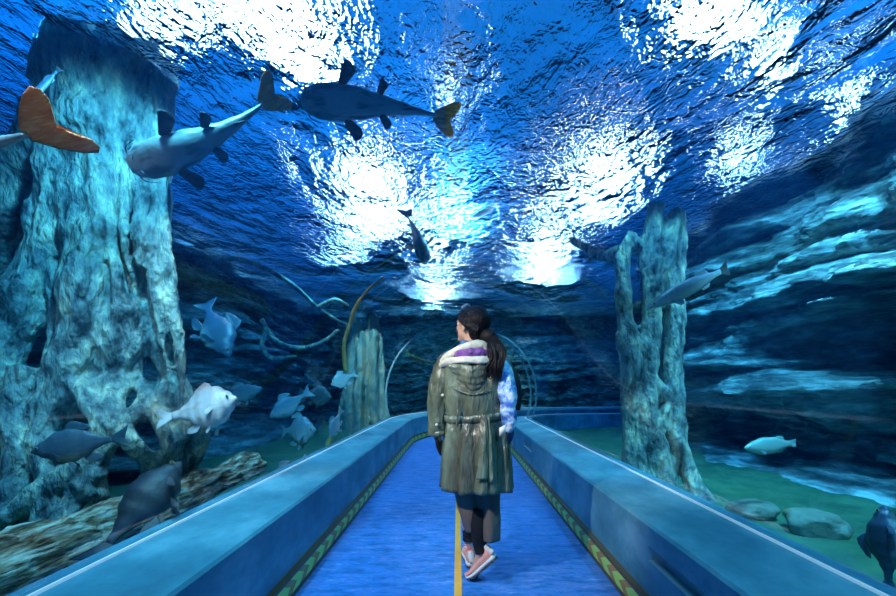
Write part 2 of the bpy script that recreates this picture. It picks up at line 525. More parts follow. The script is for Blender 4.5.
# ---------------------------------------------------------------- left banyan
def banyan_left():
    V, F = [], []
    def P(px, py, Y, r): return (at(px, py, Y), r)
    T = [
     # big lobes of the trunk
     [P(100, 60, 3.0, .30), P(90, 150, 3.0, .27), P(72, 210, 2.95, .22), P(42, 270, 2.85, .16), P(12, 330, 2.75, .15), P(-30, 420, 2.65, .18), P(-60, 520, 2.6, .17)],
     [P(105, 60, 3.0, .30), P(108, 150, 2.95, .27), P(100, 220, 2.85, .17), P(86, 290, 2.75, .14), P(80, 350, 2.72, .125), P(60, 390, 2.7, .11), P(45, 430, 2.65, .09)],
     [P(120, 60, 3.05, .28), P(125, 150, 3.0, .24), P(124, 220, 2.9, .13), P(130, 290, 2.85, .11), P(128, 335, 2.8, .12), P(118, 372, 2.8, .13), P(105, 400, 2.75, .08)],
     [P(140, 60, 3.1, .22), P(145, 150, 3.05, .15), P(152, 210, 3.0, .11), P(154, 280, 2.95, .085), P(160, 340, 2.9, .09), P(178, 390, 2.9, .085), P(194, 440, 2.95, .08), P(180, 480, 3.6, .06)],
     [P(105, 60, 3.5, .38), P(105, 250, 3.5, .34), P(95, 330, 3.5, .26), P(85, 385, 3.4, .12)],
     [P(60, 120, 3.1, .24), P(30, 190, 3.2, .22), P(0, 240, 3.3, .2), P(-50, 300, 3.4, .2)],
     # foot roots, weaving
     [P(30, 370, 2.7, .11), P(10, 410, 2.6, .07), P(18, 450, 2.55, .07), P(10, 500, 2.5, .08), P(-5, 560, 2.4, .07)],
     [P(70, 385, 2.7, .09), P(45, 410, 2.6, .06), P(38, 450, 2.55, .055), P(48, 490, 2.5, .06), P(40, 560, 2.4, .07)],
     [P(85, 385, 2.7, .09), P(100, 420, 2.6, .06), P(90, 455, 2.55, .05), P(65, 475, 2.5, .05), P(30, 500, 2.45, .06), P(0, 520, 2.4, .06)],
     [P(118, 380, 2.75, .10), P(112, 410, 2.65, .06), P(130, 440, 2.6, .055), P(148, 465, 2.75, .05), P(150, 505, 2.95, .05)],
     [P(150, 385, 2.85, .06), P(140, 410, 2.7, .045), P(118, 430, 2.6, .045), P(98, 470, 2.6, .05), P(104, 515, 2.72, .05)],
     [P(170, 385, 2.85, .07), P(158, 415, 2.75, .045), P(168, 445, 2.7, .045), P(148, 478, 2.8, .045), P(122, 518, 2.78, .05)],
     [P(60, 470, 2.55, .05), P(85, 490, 2.5, .05), P(100, 498, 2.6, .045), P(112, 515, 2.72, .04)],
     [P(20, 450, 2.6, .06), P(50, 440, 2.6, .05), P(85, 450, 2.6, .05)],
     [P(100, 470, 2.55, .05), P(75, 500, 2.5, .055), P(60, 530, 2.4, .06)],
     [P(188, 420, 2.85, .06), P(175, 450, 2.75, .045), P(180, 470, 3.0, .05), P(166, 495, 3.05, .05)],
     [P(150, 400, 2.8, .05), P(172, 418, 2.8, .04), P(188, 440, 2.85, .05)],
    ]
    for i, t in enumerate(T): tube(V, F, t, seg=16, sub=6, rough=.45, seed=i * 3.7)
    # thin strands running down the trunk
    for k in range(10):
        x = 58 + k * 11; pts = []; ln = random.uniform(150, 300); y0 = random.uniform(90, 150)
        for q in range(6):
            f = q / 5
            px = x + (x - 100) * (.0 + f * ln / 250 * .35) + random.uniform(-5, 5)
            pts.append((at(px, y0 + f * ln, 2.93 - .22 * f - .05 * (1 - abs(px - 95) / 90)), (.010 + .034 * math.sin(math.pi * (.15 + .8 * f)) * random.uniform(.7, 1.2))))
        tube(V, F, pts, seg=8, sub=6, rough=.3, seed=k)
    o = mesh_obj('banyan_tree', V, F, M['root'])
    remesh(o, .02, .035, .04)
    tag(o, 'broad banyan tree with tangled roots left of the tunnel above the driftwood log', 'tree')
banyan_left()

def banyan_right():
    V, F = [], []
    def P(px, py, Y, r): return (at(px, py, Y), r)
    T = [
     [P(632, 232, 4.0, .05), P(622, 262, 4.0, .075), P(626, 320, 3.95, .08), P(630, 345, 3.9, .10), P(632, 400, 3.9, .085), P(630, 460, 3.9, .08), P(634, 500, 3.95, .08)],
     [P(656, 205, 4.1, .08), P(652, 262, 4.0, .10), P(652, 320, 3.95, .085), P(648, 370, 3.9, .09), P(650, 420, 3.85, .07), P(662, 470, 3.8, .09), P(665, 530, 3.75, .1)],
     [P(676, 212, 4.1, .08), P(672, 262, 4.0, .12), P(674, 330, 3.95, .09), P(673, 400, 3.9, .09), P(680, 450, 3.8, .08), P(696, 490, 3.7, .08), P(722, 522, 3.55, .07)],
     [P(668, 240, 4.2, .18), P(660, 330, 4.2, .16), P(658, 450, 4.2, .15), P(660, 520, 4.1, .18)],
     [P(632, 380, 3.9, .06), P(642, 420, 3.85, .05), P(642, 460, 3.85, .06), P(648, 515, 3.8, .06)],
     [P(672, 395, 3.9, .05), P(660, 430, 3.82, .045), P(650, 480, 3.8, .05), P(648, 515, 3.78, .05)],
     [P(676, 430, 3.85, .05), P(690, 470, 3.75, .05), P(690, 500, 3.65, .06), P(700, 530, 3.55, .05)],
     [P(630, 330, 3.9, .05), P(645, 350, 3.88, .04), P(655, 380, 3.85, .05), P(672, 400, 3.85, .04)],
     # bough arching away to the left
     [P(640, 240, 4.0, .08), P(622, 250, 4.1, .075), P(606, 256, 4.3, .06), P(590, 250, 4.6, .05), P(572, 240, 5.0, .04)],
    ]
    for i, t in enumerate(T): tube(V, F, t, seg=14, sub=6, rough=.4, seed=20 + i * 2.1)
    o = mesh_obj('banyan_tree', V, F, M['root'])
    remesh(o, .018, .03, .03)
    tag(o, 'slim banyan trunk of merged roots right of the tunnel on green sand', 'tree')
banyan_right()

def banyan_far():
    V, F = [], []
    def P(px, py, Y, r): return (at(px, py, Y), r)
    for k in range(13):
        x = 352 + k * 2.9
        top = 322 + 14 * abs(k - 6) / 6 + random.uniform(-4, 8)
        pts = []
        for q in range(5):
            f = q / 4
            pts.append((at(x + random.uniform(-1, 1) + (6 - k) * .9 * (1 - f), top + f * (455 - top), 8.75 - .1 * math.sin(k)), .03 + .022 * random.random()))
        tube(V, F, pts, seg=8, sub=5, rough=.5, seed=k)
    tube(V, F, [P(356, 316, 9.1, .08), P(356, 340, 9.1, .17), P(351, 400, 9.1, .22), P(350, 450, 9.1, .27)], seg=14, rough=.4, seed=9)
    tube(V, F, [P(370, 312, 9.15, .08), P(373, 340, 9.15, .17), P(372, 450, 9.15, .22)], seg=14, rough=.4, seed=11)
    o = mesh_obj('banyan_tree', V, F, M['far_root'])
    remesh(o, .026, .05, .05)
    tag(o, 'far banyan trunk with brown and green hanging aerial roots by the tunnel bend', 'tree')
banyan_far()

def stick(name, pts, r, mat, label, cat='branch', seed=0, rough=.35):
    V, F = [], []
    for i, p in enumerate(pts):
        tube(V, F, [(at(*q), r * (1 - .6 * k / len(p))) for k, q in enumerate(p)], seg=8, sub=6, rough=rough, seed=seed + i)
    o = mesh_obj(name, V, F, mat)
    tag(o, label, cat)
    return o
stick('hanging_branch', [[(346, 372, 6.4), (344, 345, 6.4), (350, 325, 6.4), (357, 305, 6.4), (368, 290, 6.4), (384, 277, 6.4)], [(351, 322, 6.4), (354, 310, 6.4), (361, 298, 6.45)]], .034, M['orange_stick'], 'thin orange curved branch hanging near the far banyan roots')
stick('hanging_branch', [[(408, 355, 10.9), (418, 359, 11), (434, 363, 11.2)], [(409, 357, 10.9), (407, 350, 10.9)]], .05, M['orange_stick'], 'short orange stick seen through the far tunnel arch', seed=4)
stick('driftwood_stick', [[(327, 446, 4.7), (333, 432, 4.75), (338, 418, 4.8), (340, 410, 4.8)]], .03, M['orange_stick'], 'small orange stick leaning behind the left parapet', 'stick', seed=6)
stick('tree_root', [[(206, 258, 5.6), (250, 262, 5.9), (290, 283, 6.2), (318, 308, 6.6), (340, 322, 6.9), (352, 326, 7.3)], [(318, 308, 6.6), (335, 300, 6.6), (348, 306, 6.7)]], .045, M['root'], 'long bare root trailing along the left rock wall above the round fish', 'root', seed=2)
stick('tree_root', [[(262, 320, 6.2), (275, 340, 6.1), (300, 348, 6.1), (322, 342, 6.2), (338, 330, 6.4)], [(268, 328, 6.2), (262, 345, 6.1), (272, 358, 6.1), (296, 356, 6.1)]], .04, M['root'], 'looped thin root on the left rock wall below the long bare root', 'root', seed=3)

def log():
    V, F = [], []
    L = [(-1.98, .9, .36, .16), (-1.95, 1.4, .37, .165), (-1.92, 1.9, .38, .16), (-1.90, 2.4, .40, .14), (-1.87, 2.9, .43, .12), (-1.84, 3.3, .47, .10), (-1.80, 3.6, .52, .075), (-1.79, 3.7, .56, .03)]
    tube(V, F, [(Vector(p[:3]), p[3]) for p in L], seg=26, sub=9, rough=.45, seed=2)
    tube(V, F, [(Vector((-1.84, 3.2, .46)), .09), (Vector((-1.80, 3.45, .44)), .07), (Vector((-1.74, 3.75, .46)), .05)], seg=12, rough=.4, seed=5)
    o = mesh_obj('driftwood_log', V, F, M['log'])
    remesh(o, .014, .05, .03, sm=0)
    tag(o, 'pale brown weathered driftwood log lying behind the left parapet', 'log')
log()

def stone(cx, cy, cz, r, sq, seed, label):
    bm = bmesh.new(); bmesh.ops.create_icosphere(bm, subdivisions=4, radius=1)
    for v in bm.verts:
        n = v.co.normalized()
        d = 1 + .28 * noise.noise(n * 1.3 + Vector((seed, 0, 0))) + .08 * noise.noise(n * 4 + Vector((seed, 3, 0)))
        p = n * d
        p = Vector((max(-.8, min(.85, p.x)), p.y, max(-.75, min(.72, p.z))))
        v.co = Vector((p.x * r * sq[0], p.y * r * sq[1], p.z * r * sq[2]))
    me = bpy.data.meshes.new('stone'); bm.to_mesh(me); bm.free()
    o = bpy.data.objects.new('stone', me); C.objects.link(o); me.materials.append(M['stone']); smooth(o)
    o.location = (cx, cy, cz); o.rotation_euler = (0, 0, seed)
    tag(o, label, 'stone', 'stones on the sand right of the tunnel')
stone(2.42, 2.84, .235, .155, (1.0, 1.1, .75), 1.2, 'larger flat topped stone on green sand beyond the right parapet')
stone(2.24, 3.20, .23, .15, (1.2, .9, .55), 3.1, 'low rusty brown stone on green sand beside the larger stone')

# ---------------------------------------------------------------- fish
def two_tone(name, back, belly, lo=.35, hi=.6, rough=.4, spots=None, sscale=10, axis=2):
    m, nt, b = new_mat(name); N, L = nt.nodes, nt.links
    tc = N.new('ShaderNodeTexCoord'); sp = N.new('ShaderNodeSeparateXYZ'); L.new(tc.outputs['Generated'], sp.inputs[0])
    ns = N.new('ShaderNodeTexNoise'); ns.inputs['Scale'].default_value = 6; L.new(tc.outputs['Generated'], ns.inputs['Vector'])
    ma = N.new('ShaderNodeMath'); ma.operation = 'MULTIPLY_ADD'; ma.inputs[1].default_value = .18; L.new(ns.outputs['Fac'], ma.inputs[0]); L.new(sp.outputs[axis], ma.inputs[2])
    mr = N.new('ShaderNodeMapRange'); mr.inputs['From Min'].default_value = lo + .09; mr.inputs['From Max'].default_value = hi + .09
    L.new(ma.outputs[0], mr.inputs['Value'])
    mx = N.new('ShaderNodeMixRGB'); mx.inputs[1].default_value = (*belly, 1); mx.inputs[2].default_value = (*back, 1)
    L.new(mr.outputs[0], mx.inputs[0])
    col = mx.outputs[0]
    if spots:
        n2 = N.new('ShaderNodeTexNoise'); n2.inputs['Scale'].default_value = sscale; n2.inputs['Detail'].default_value = 4
        L.new(tc.outputs['Generated'], n2.inputs['Vector'])
        m2 = N.new('ShaderNodeMapRange'); m2.inputs['From Min'].default_value = .5; m2.inputs['From Max'].default_value = .65
        L.new(n2.outputs['Fac'], m2.inputs['Value'])
        mx2 = N.new('ShaderNodeMixRGB'); L.new(m2.outputs[0], mx2.inputs[0]); L.new(col, mx2.inputs[1]); mx2.inputs[2].default_value = (*spots, 1)
        col = mx2.outputs[0]
    L.new(col, b.inputs['Base Color']); b.inputs['Roughness'].default_value = rough
    v = N.new('ShaderNodeTexVoronoi'); v.inputs['Scale'].default_value = 60; L.new(tc.outputs['Object'], v.inputs['Vector'])
    bp = N.new('ShaderNodeBump'); bp.inputs['Strength'].default_value = .25; bp.inputs['Distance'].default_value = .004
    L.new(v.outputs['Distance'], bp.inputs['Height']); L.new(bp.outputs[0], b.inputs['Normal'])
    return m
M['cat_skin'] = two_tone('catfish_skin', (.015, .02, .025), (.24, .31, .32), lo=.48, hi=.60, rough=.35, spots=(.10, .15, .17), sscale=4)
M['cat_fin'] = noisy('catfish_fin', [(.3, (.008, .008, .012)), (.7, (.03, .025, .03))], scale=10, bump=.3)
M['cat_tail'] = noisy('catfish_red_tail', [(.3, (.75, .14, .04)), (.55, (.95, .28, .08)), (.7, (1, .50, .22))], scale=8, bump=.5, stretch=(1, 1, 5))
M['pacu_pale'] = two_tone('pale_fish_skin', (.62, .55, .56), (.98, .80, .76), lo=.3, hi=.8, rough=.35, spots=(.72, .52, .48), sscale=5)
M['pacu_dark'] = two_tone('dark_fish_skin', (.10, .14, .17), (.34, .30, .20), lo=.10, hi=.30, rough=.45)
M['pacu_blue'] = two_tone('blue_grey_fish_skin', (.22, .32, .42), (.50, .58, .60), lo=.25, hi=.7, rough=.4)
M['black_fish'] = two_tone('black_fish_skin', (.02, .025, .03), (.05, .06, .07), lo=.3, hi=.7, rough=.5)
M['silver_fish'] = two_tone('silver_fish_skin', (.55, .62, .66), (.95, .88, .82), lo=.3, hi=.7, rough=.25)
M['teal_fish'] = two_tone('pale_green_fish_skin', (.30, .55, .50), (.75, .85, .75), lo=.3, hi=.7, rough=.35)
M['slate'] = two_tone('slate_fish_skin', (.07, .12, .18), (.36, .42, .42), lo=.12, hi=.35, rough=.35)
M['eye'] = simple('fish_eye', (.01, .01, .012), .1)
M['eye_ring'] = simple('fish_eye_ring', (.5, .42, .25), .3)

def loft_body(L_, prof, bend=0.0, seg=24, n=44, nose_flat=0):
    """prof: list of (t, up, down, half width); nose at +x/2, tail root at -x/2; bend swings the tail to +y"""
    def val(t, i):
        for a, b in zip(prof, prof[1:]):
            if a[0] <= t <= b[0]:
                f = (t - a[0]) / max(1e-9, b[0] - a[0]); f = f * f * (3 - 2 * f)
                return a[i] + (b[i] - a[i]) * f
        return prof[-1][i]
    V, F = [], []
    for k in range(n + 1):
        t = k / n
        t = t * t * .35 + t * .65
        up, dn, w = (val(t, i) * L_ for i in (1, 2, 3))
        x = L_ * (.5 - t); yb = bend * L_ * t ** 2.2
        for q in range(seg):
            th = 2 * math.pi * q / seg
            c, s = math.cos(th), math.sin(th)
            yy = (abs(c) ** .9) * (1 if c > 0 else -1) * w
            zz = s * (up if s > 0 else dn)
            V.append((x, yy + yb, zz))
    for k in range(n):
        for q in range(seg):
            a, b = k * seg + q, k * seg + (q + 1) % seg
            F.append((a, b, b + seg, a + seg))
    F.append(tuple(range(seg))[::-1]); F.append(tuple(n * seg + q for q in range(seg)))
    return V, F

def fin_mesh(name, outline, thick, mat, parent, loc=(0, 0, 0), rot=(0, 0, 0), rays=True):
    """outline in the x-z plane, thick at the middle of the root, thin at the margin, with a ray relief"""
    n = len(outline)
    cx = sum(p[0] for p in outline) / n; cz = sum(p[1] for p in outline) / n
    V, F = [], []
    rings = [(1.0, .12), (.85, .45), (.6, .75), (.3, .95)]
    for sgn in (1, -1):
        base = len(V)
        for f, h in rings:
            for i, (x, z) in enumerate(outline):
                rr = (.75 + .5 * (i % 2)) if rays else 1
                V.append((cx + (x - cx) * f, sgn * thick * .5 * h * rr, cz + (z - cz) * f))
        V.append((cx, sgn * thick * .5, cz))
        for r in range(3):
            for i in range(n):
                a, b = base + r * n + i, base + r * n + (i + 1) % n
                F.append((a, b, b + n, a + n))
        for i in range(n):
            F.append((base + 3 * n + i, base + 3 * n + (i + 1) % n, base + 4 * n))
    tot = 4 * n + 1
    for i in range(n):
        a, b = i, (i + 1) % n
        F.append((a, b, b + tot, a + tot))
    o = mesh_obj(name, V, F, mat, parent)
    o.location = loc; o.rotation_euler = rot
    return o

def fan(root_z0, root_z1, length, spread0, spread1, n=9, notch=.0, jag=.04):
    """a fan shaped fin: root on x=0 between the two heights, growing towards -x"""
    pts = [(0, root_z0)]
    for i in range(n):
        f = i / (n - 1)
        z = spread0 + (spread1 - spread0) * f
        l = length * (1 - notch * (1 - abs(2 * f - 1)) ** 1.0) * (1 - .18 * abs(2 * f - 1) ** 3 * (1 if notch < .05 else 0))
        pts.append((-l * (1 + (jag if i % 2 else 0)), z))
    pts.append((0, root_z1))
    return pts

def orient(o, head, tail, belly=(0, 0, -1), roll=0):
    head, tail = Vector(head), Vector(tail)
    x = (head - tail).normalized()
    z = -Vector(belly)
    z = (z - x * z.dot(x)).normalized()
    y = z.cross(x)
    m = Matrix((x, y, z)).transposed().to_4x4()
    m = Matrix.Translation((head + tail) / 2) @ m @ Matrix.Rotation(roll, 4, 'X')
    o.matrix_world = m

def eyes(parent, x, y, z, r, off=0):
    for s in (1, -1):
        bm = bmesh.new(); bmesh.ops.create_uvsphere(bm, u_segments=14, v_segments=10, radius=r)
        for v in bm.verts: v.co.y *= .6
        me = bpy.data.meshes.new('eye'); bm.to_mesh(me); bm.free()
        me.materials.append(M['eye_ring']); me.materials.append(M['eye'])
        for p in me.polygons:
            c = p.center; p.use_smooth = True
            p.material_index = 1 if math.hypot(c.x, c.z) < r * .68 else 0
        o = bpy.data.objects.new('eye', me); C.objects.link(o); o.parent = parent
        o.location = (x, s * y + off, z)

def deep_fish(head, tail, skin, label, bend=0.0, deep=.27, wide=.085, belly=(0, 0, -1), roll=0, fin=None, grp=None, name='pacu', cat='fish', tailfin=1.0, dorsal=True):
    """oval, deep bodied fish; head..tail is the whole length with the tail fin"""
    tot = (Vector(head) - Vector(tail)).length
    L_ = tot * .80
    root = empty(name)
    prof = [(0, .012, .012, .010), (.05, .07, .055, .035), (.15, deep * .52, deep * .50, wide * .75), (.32, deep * .92, deep * .92, wide), (.48, deep, deep, wide * .95),
            (.65, deep * .80, deep * .78, wide * .7), (.80, deep * .42, deep * .40, wide * .42), (.92, deep * .22, deep * .20, wide * .22), (1, deep * .2, deep * .18, wide * .14)]
    V, F = loft_body(L_, prof, bend)
    fin = fin or skin
    ox = tot * .10
    V = [(v[0] + ox, v[1], v[2]) for v in V]
    mesh_obj('body', V, F, skin, root)
    yb = bend * L_
    fin_mesh('tail_fin', fan(-.04 * L_, .04 * L_, .25 * L_ * tailfin, -.19 * L_ * tailfin, .19 * L_ * tailfin, n=11, notch=.35), .02 * L_, fin, root, (-L_ / 2 + ox + .01 * L_, yb, 0), (0, 0, -math.atan(bend * 2.2)))
    if dorsal:
        fin_mesh('dorsal_fin', [(.10 * L_, 0), (.06 * L_, .07 * L_), (.0, .13 * L_), (-.06 * L_, .12 * L_), (-.14 * L_, .09 * L_), (-.22 * L_, .05 * L_), (-.26 * L_, .0), (-.1 * L_, -.03 * L_)], .018 * L_, fin, root, (ox, bend * L_ * .22, deep * L_ * .95), (0, R(-6), 0))
    fin_mesh('anal_fin', [(.08 * L_, .03 * L_), (.03 * L_, -.06 * L_), (-.04 * L_, -.10 * L_), (-.14 * L_, -.06 * L_), (-.20 * L_, -.01 * L_), (-.15 * L_, .05 * L_)], .015 * L_, fin, root, (-.18 * L_ + ox, bend * L_ * .45, -deep * L_ * .72), (0, R(-18), 0))
    for s in (1, -1):
        fin_mesh('pectoral_fin', fan(-.02 * L_, .02 * L_, .17 * L_, -.07 * L_, .02 * L_, n=6), .01 * L_, fin, root, (.22 * L_ + ox, s * wide * L_ * .93, -.09 * L_), (0, R(-25), s * R(-35)))
        fin_mesh('pelvic_fin', fan(-.015 * L_, .02 * L_, .12 * L_, -.08 * L_, .0, n=6), .01 * L_, fin, root, (.06 * L_ + ox, s * wide * L_ * .45, -deep * L_ * .93), (s * R(15), R(-30), 0))
    eyes(root, .41 * L_ + ox, wide * L_ * .60, .035 * L_, .022 * L_, 0)
    orient(root, head, tail, belly, roll)
    tag(root, label, cat, grp)
    return root

def catfish(head, tail, label, bend=0.12, belly=(0, 0, -1), roll=0, group=None, tailk=1.0, red=True):
    """broad, flat headed catfish with dark back, white belly, red tail and whiskers"""
    tot = (Vector(head) - Vector(tail)).length
    L_ = tot * .86; ox = tot * .07
    root = empty('catfish')
    prof = [(0, .016, .012, .045), (.04, .040, .030, .085), (.12, .070, .045, .115), (.25, .098, .065, .125), (.40, .105, .085, .110), (.55, .088, .075, .082),
            (.72, .058, .048, .050), (.86, .038, .034, .028), (.95, .036, .033, .018), (1, .040, .036, .012)]
    V, F = loft_body(L_, prof, bend, seg=28, n=54)
    V = [(v[0] + ox, v[1], v[2]) for v in V]
    mesh_obj('body', V, F, M['cat_skin'], root)
    k = L_ * tailk
    tf = M['cat_tail'] if red else M['cat_fin']
    fin_mesh('tail_fin', [(0, -.036 * L_), (-.06 * k, -.085 * k), (-.12 * k, -.13 * k), (-.17 * k, -.15 * k), (-.195 * k, -.13 * k), (-.19 * k, -.09 * k), (-.15 * k, -.045 * k), (-.12 * k, -.01 * k), (-.125 * k, .01 * k), (-.16 * k, .05 * k), (-.20 * k, .09 * k), (-.205 * k, .13 * k), (-.18 * k, .15 * k), (-.13 * k, .135 * k), (-.06 * k, .09 * k), (0, .038 * L_)], .024 * L_, tf, root, (-L_ / 2 + ox + .015 * L_, bend * L_, 0), (R(58), 0, -math.atan(bend * 2.2)))
    fin_mesh('dorsal_fin', [(.06 * L_, -.01 * L_), (.05 * L_, .05 * L_), (.0, .11 * L_), (-.05 * L_, .10 * L_), (-.08 * L_, .05 * L_), (-.10 * L_, -.01 * L_)], .014 * L_, M['cat_fin'], root, (.08 * L_ + ox, bend * L_ * .14, .095 * L_))
    fin_mesh('adipose_fin', [(.05 * L_, -.01 * L_), (.0, .035 * L_), (-.05 * L_, .05 * L_), (-.07 * L_, .03 * L_), (-.06 * L_, -.01 * L_)], .014 * L_, M['cat_fin'], root, (-.26 * L_ + ox, bend * L_ * .52, .052 * L_))
    fin_mesh('anal_fin', [(.05 * L_, .015 * L_), (.0, -.05 * L_), (-.05 * L_, -.085 * L_), (-.08 * L_, -.05 * L_), (-.05 * L_, .01 * L_)], .014 * L_, M['cat_fin'], root, (-.27 * L_ + ox, bend * L_ * .55, -.045 * L_))
    for s in (1, -1):
        fin_mesh('pectoral_fin', fan(-.028 * L_, .03 * L_, .16 * L_, -.08 * L_, .03 * L_, n=8), .016 * L_, M['cat_fin'], root, (.21 * L_ + ox, s * .105 * L_ + bend * L_ * .05, -.03 * L_), (s * R(68), R(0), s * R(-42)))
        fin_mesh('pelvic_fin', fan(-.02 * L_, .025 * L_, .10 * L_, -.05 * L_, .03 * L_, n=7), .014 * L_, M['cat_fin'], root, (-.06 * L_ + ox, s * .065 * L_ + bend * L_ * .25, -.055 * L_), (s * R(72), 0, s * R(-48)))
        Vb, Fb = [], []
        tube(Vb, Fb, [(Vector((.47 * L_ + ox, s * .07 * L_, .0)), .006 * L_), (Vector((.45 * L_ + ox, s * .11 * L_, -.02 * L_)), .004 * L_), (Vector((.38 * L_ + ox, s * .135 * L_, -.04 * L_)), .002 * L_)], seg=6, sub=6)
        mesh_obj('barbel', Vb, Fb, M['cat_fin'], root)
        Vb, Fb = [], []
        tube(Vb, Fb, [(Vector((.45 * L_ + ox, s * .035 * L_, -.03 * L_)), .005 * L_), (Vector((.42 * L_ + ox, s * .06 * L_, -.09 * L_)), .003 * L_)], seg=6, sub=5)
        mesh_obj('barbel', Vb, Fb, M['cat_skin'], root)
    eyes(root, .40 * L_ + ox, .085 * L_, .045 * L_, .010 * L_)
    orient(root, head, tail, belly, roll)
    tag(root, label, 'fish', group)
    return root

def slender_fish(head, tail, skin, label, h=.075, w=.055, belly=(0, 0, -1), roll=0, bend=0, name='river_fish'):
    tot = (Vector(head) - Vector(tail)).length
    L_ = tot * .9; ox = tot * .05
    root = empty(name)
    prof = [(0, .006, .006, .008), (.08, h * .35, h * .35, w * .5), (.2, h * .7, h * .7, w * .85), (.4, h, h, w), (.6, h * .95, h * .95, w * .85), (.8, h * .6, h * .6, w * .5), (.93, h * .35, h * .35, w * .25), (1, h * .35, h * .35, w * .12)]
    V, F = loft_body(L_, prof, bend)
    V = [(v[0] + ox, v[1], v[2]) for v in V]
    mesh_obj('body', V, F, skin, root)
    fin_mesh('tail_fin', fan(-h * .35 * L_, h * .35 * L_, .12 * L_, -.075 * L_, .075 * L_, n=9, notch=.1), .012 * L_, M['black_fish'] if h < .09 else skin, root, (-L_ / 2 + ox + .01 * L_, bend * L_, 0), (0, 0, -math.atan(bend * 2.2)))
    fin_mesh('dorsal_fin', [(.06 * L_, -.01 * L_), (.02 * L_, .03 * L_), (-.05 * L_, .045 * L_), (-.12 * L_, .035 * L_), (-.16 * L_, -.01 * L_)], .012 * L_, skin, root, (-.20 * L_ + ox, bend * L_ * .4, h * L_ * .78), (0, R(-8), 0))
    fin_mesh('anal_fin', [(.05 * L_, .01 * L_), (.0, -.03 * L_), (-.08 * L_, -.035 * L_), (-.13 * L_, .01 * L_)], .012 * L_, skin, root, (-.22 * L_ + ox, bend * L_ * .4, -h * L_ * .75), (0, R(8), 0))
    for s in (1, -1):
        fin_mesh('pectoral_fin', fan(-.012 * L_, .012 * L_, .10 * L_, -.04 * L_, .01 * L_, n=6), .008 * L_, skin, root, (.24 * L_ + ox, s * w * L_ * .85, -h * .4 * L_), (0, R(-20), s * R(-35)))
    eyes(root, .42 * L_ + ox, w * L_ * .48, .012 * L_, .013 * L_)
    orient(root, head, tail, belly, roll)
    tag(root, label, 'fish')
    return root

# the red tailed catfish swimming overhead
G = 'red tailed catfish under the surface'
catfish(at(129, 166, 2.15), at(294, 126, 2.35), 'red tailed catfish overhead on the left, pale belly, tail raised towards the light', bend=.17, belly=(.25, -.75, -.45), group=G)
catfish(at(302, 102, 2.5), at(455, 100, 2.7), 'dark finned catfish crossing overhead just left of the ceiling centre', bend=-.10, belly=(0, -.8, -.5), group=G)
catfish(at(-175, 178, 1.6), at(68, 142, 1.72), 'catfish cut off by the left picture edge, showing its wide orange tail', bend=.06, belly=(.3, -.75, -.5), group=G, tailk=1.3)
catfish(at(426, 262, 5.0), at(409, 208, 5.3), 'small grey catfish overhead with its thin tail pointing up, above the head of the person', bend=.06, belly=(.1, -.8, -.45), group=G, red=False)
slender_fish(at(470, 219, 5.2), at(497, 206, 5.4), M['silver_fish'], 'tiny white slender fish under the surface above the walking person', h=.09, bend=.05)
slender_fish(at(586, 262, 6.3), at(607, 245, 6.4), M['black_fish'], 'small dark fish near the bough of the slim banyan trunk', h=.12, w=.09)
slender_fish(at(26, 104, 2.3), at(60, 68, 2.35), M['slate'], 'faint blue slender fish in the dark corner above the orange tailed catfish', h=.07)

deep_fish(at(229, 357, 3.9), at(198, 291, 4.1), M['slate'], 'grey round bodied fish diving head down beside the broad banyan', bend=.16, deep=.25, belly=(-.75, -.35, -.5))
deep_fish(at(237, 398, 2.65), at(170, 424, 2.7), M['pacu_pale'], 'pale pinkish round fish seen from behind next to the broad banyan roots', bend=-.20, deep=.36, wide=.19, belly=(.1, -.35, -1))
deep_fish(at(31, 452, 2.15), at(132, 436, 2.3), M['pacu_dark'], 'dark teal deep bodied fish with yellowish belly among the banyan roots', bend=.04, deep=.26, belly=(0, -.1, -1))
deep_fish(at(181, 462, 2.3), at(86, 565, 1.84), M['black_fish'], 'large blackish fish swimming nose up in front of the driftwood log', bend=.05, deep=.235, wide=.15, belly=(.6, -.3, -.6), dorsal=False)
deep_fish(at(331, 385, 4.6), at(357, 373, 4.7), M['silver_fish'], 'small silvery fish in front of the far banyan roots', deep=.33, wide=.1)
GB = 'blue grey fish behind the left parapet'

deep_fish(at(270, 418, 4.8), at(312, 390, 5.0), M['pacu_blue'], 'dim blue fish angled down left, just left of a round dark fish', deep=.26, grp=GB)
deep_fish(at(332, 398, 5.2), at(298, 392, 5.3), M['pacu_dark'], 'round dark fish facing right below the looped thin root', deep=.34, grp=GB)
deep_fish(at(316, 430, 4.3), at(276, 432, 4.5), M['pacu_blue'], 'bright blue rounded fish facing right above the left parapet', deep=.36, wide=.13, grp=GB, bend=.1)
deep_fish(at(274, 484, 3.6), at(309, 458, 3.7), M['pacu_blue'], 'blue grey fish half hidden by the left parapet beside the log tip', deep=.32, grp=GB)
deep_fish(at(262, 388, 5.2), at(214, 402, 5.0), M['pacu_blue'], 'dim fish partly behind the pale pinkish fish', deep=.24, grp=GB)
deep_fish(at(330, 438, 4.6), at(342, 408, 4.8), M['pacu_blue'], 'small blue fish nose down beside the leaning orange stick', deep=.30, grp=GB)
slender_fish(at(645, 309, 2.9), at(728, 268, 3.2), M['pacu_blue'], 'long slim fish gliding in front of the right rock wall with black tail', h=.075, w=.06, name='arapaima')
slender_fish(at(744, 448, 3.0), at(796, 443, 3.1), M['teal_fish'], 'small pale green fish facing left before the dark right rock', h=.15, w=.08)
deep_fish(at(884, 505, 2.05), at(890, 600, 1.95), M['slate'], 'dark blue round fish in the lower right corner above the sand', deep=.22, wide=.14, belly=(.2, -.6, 0))

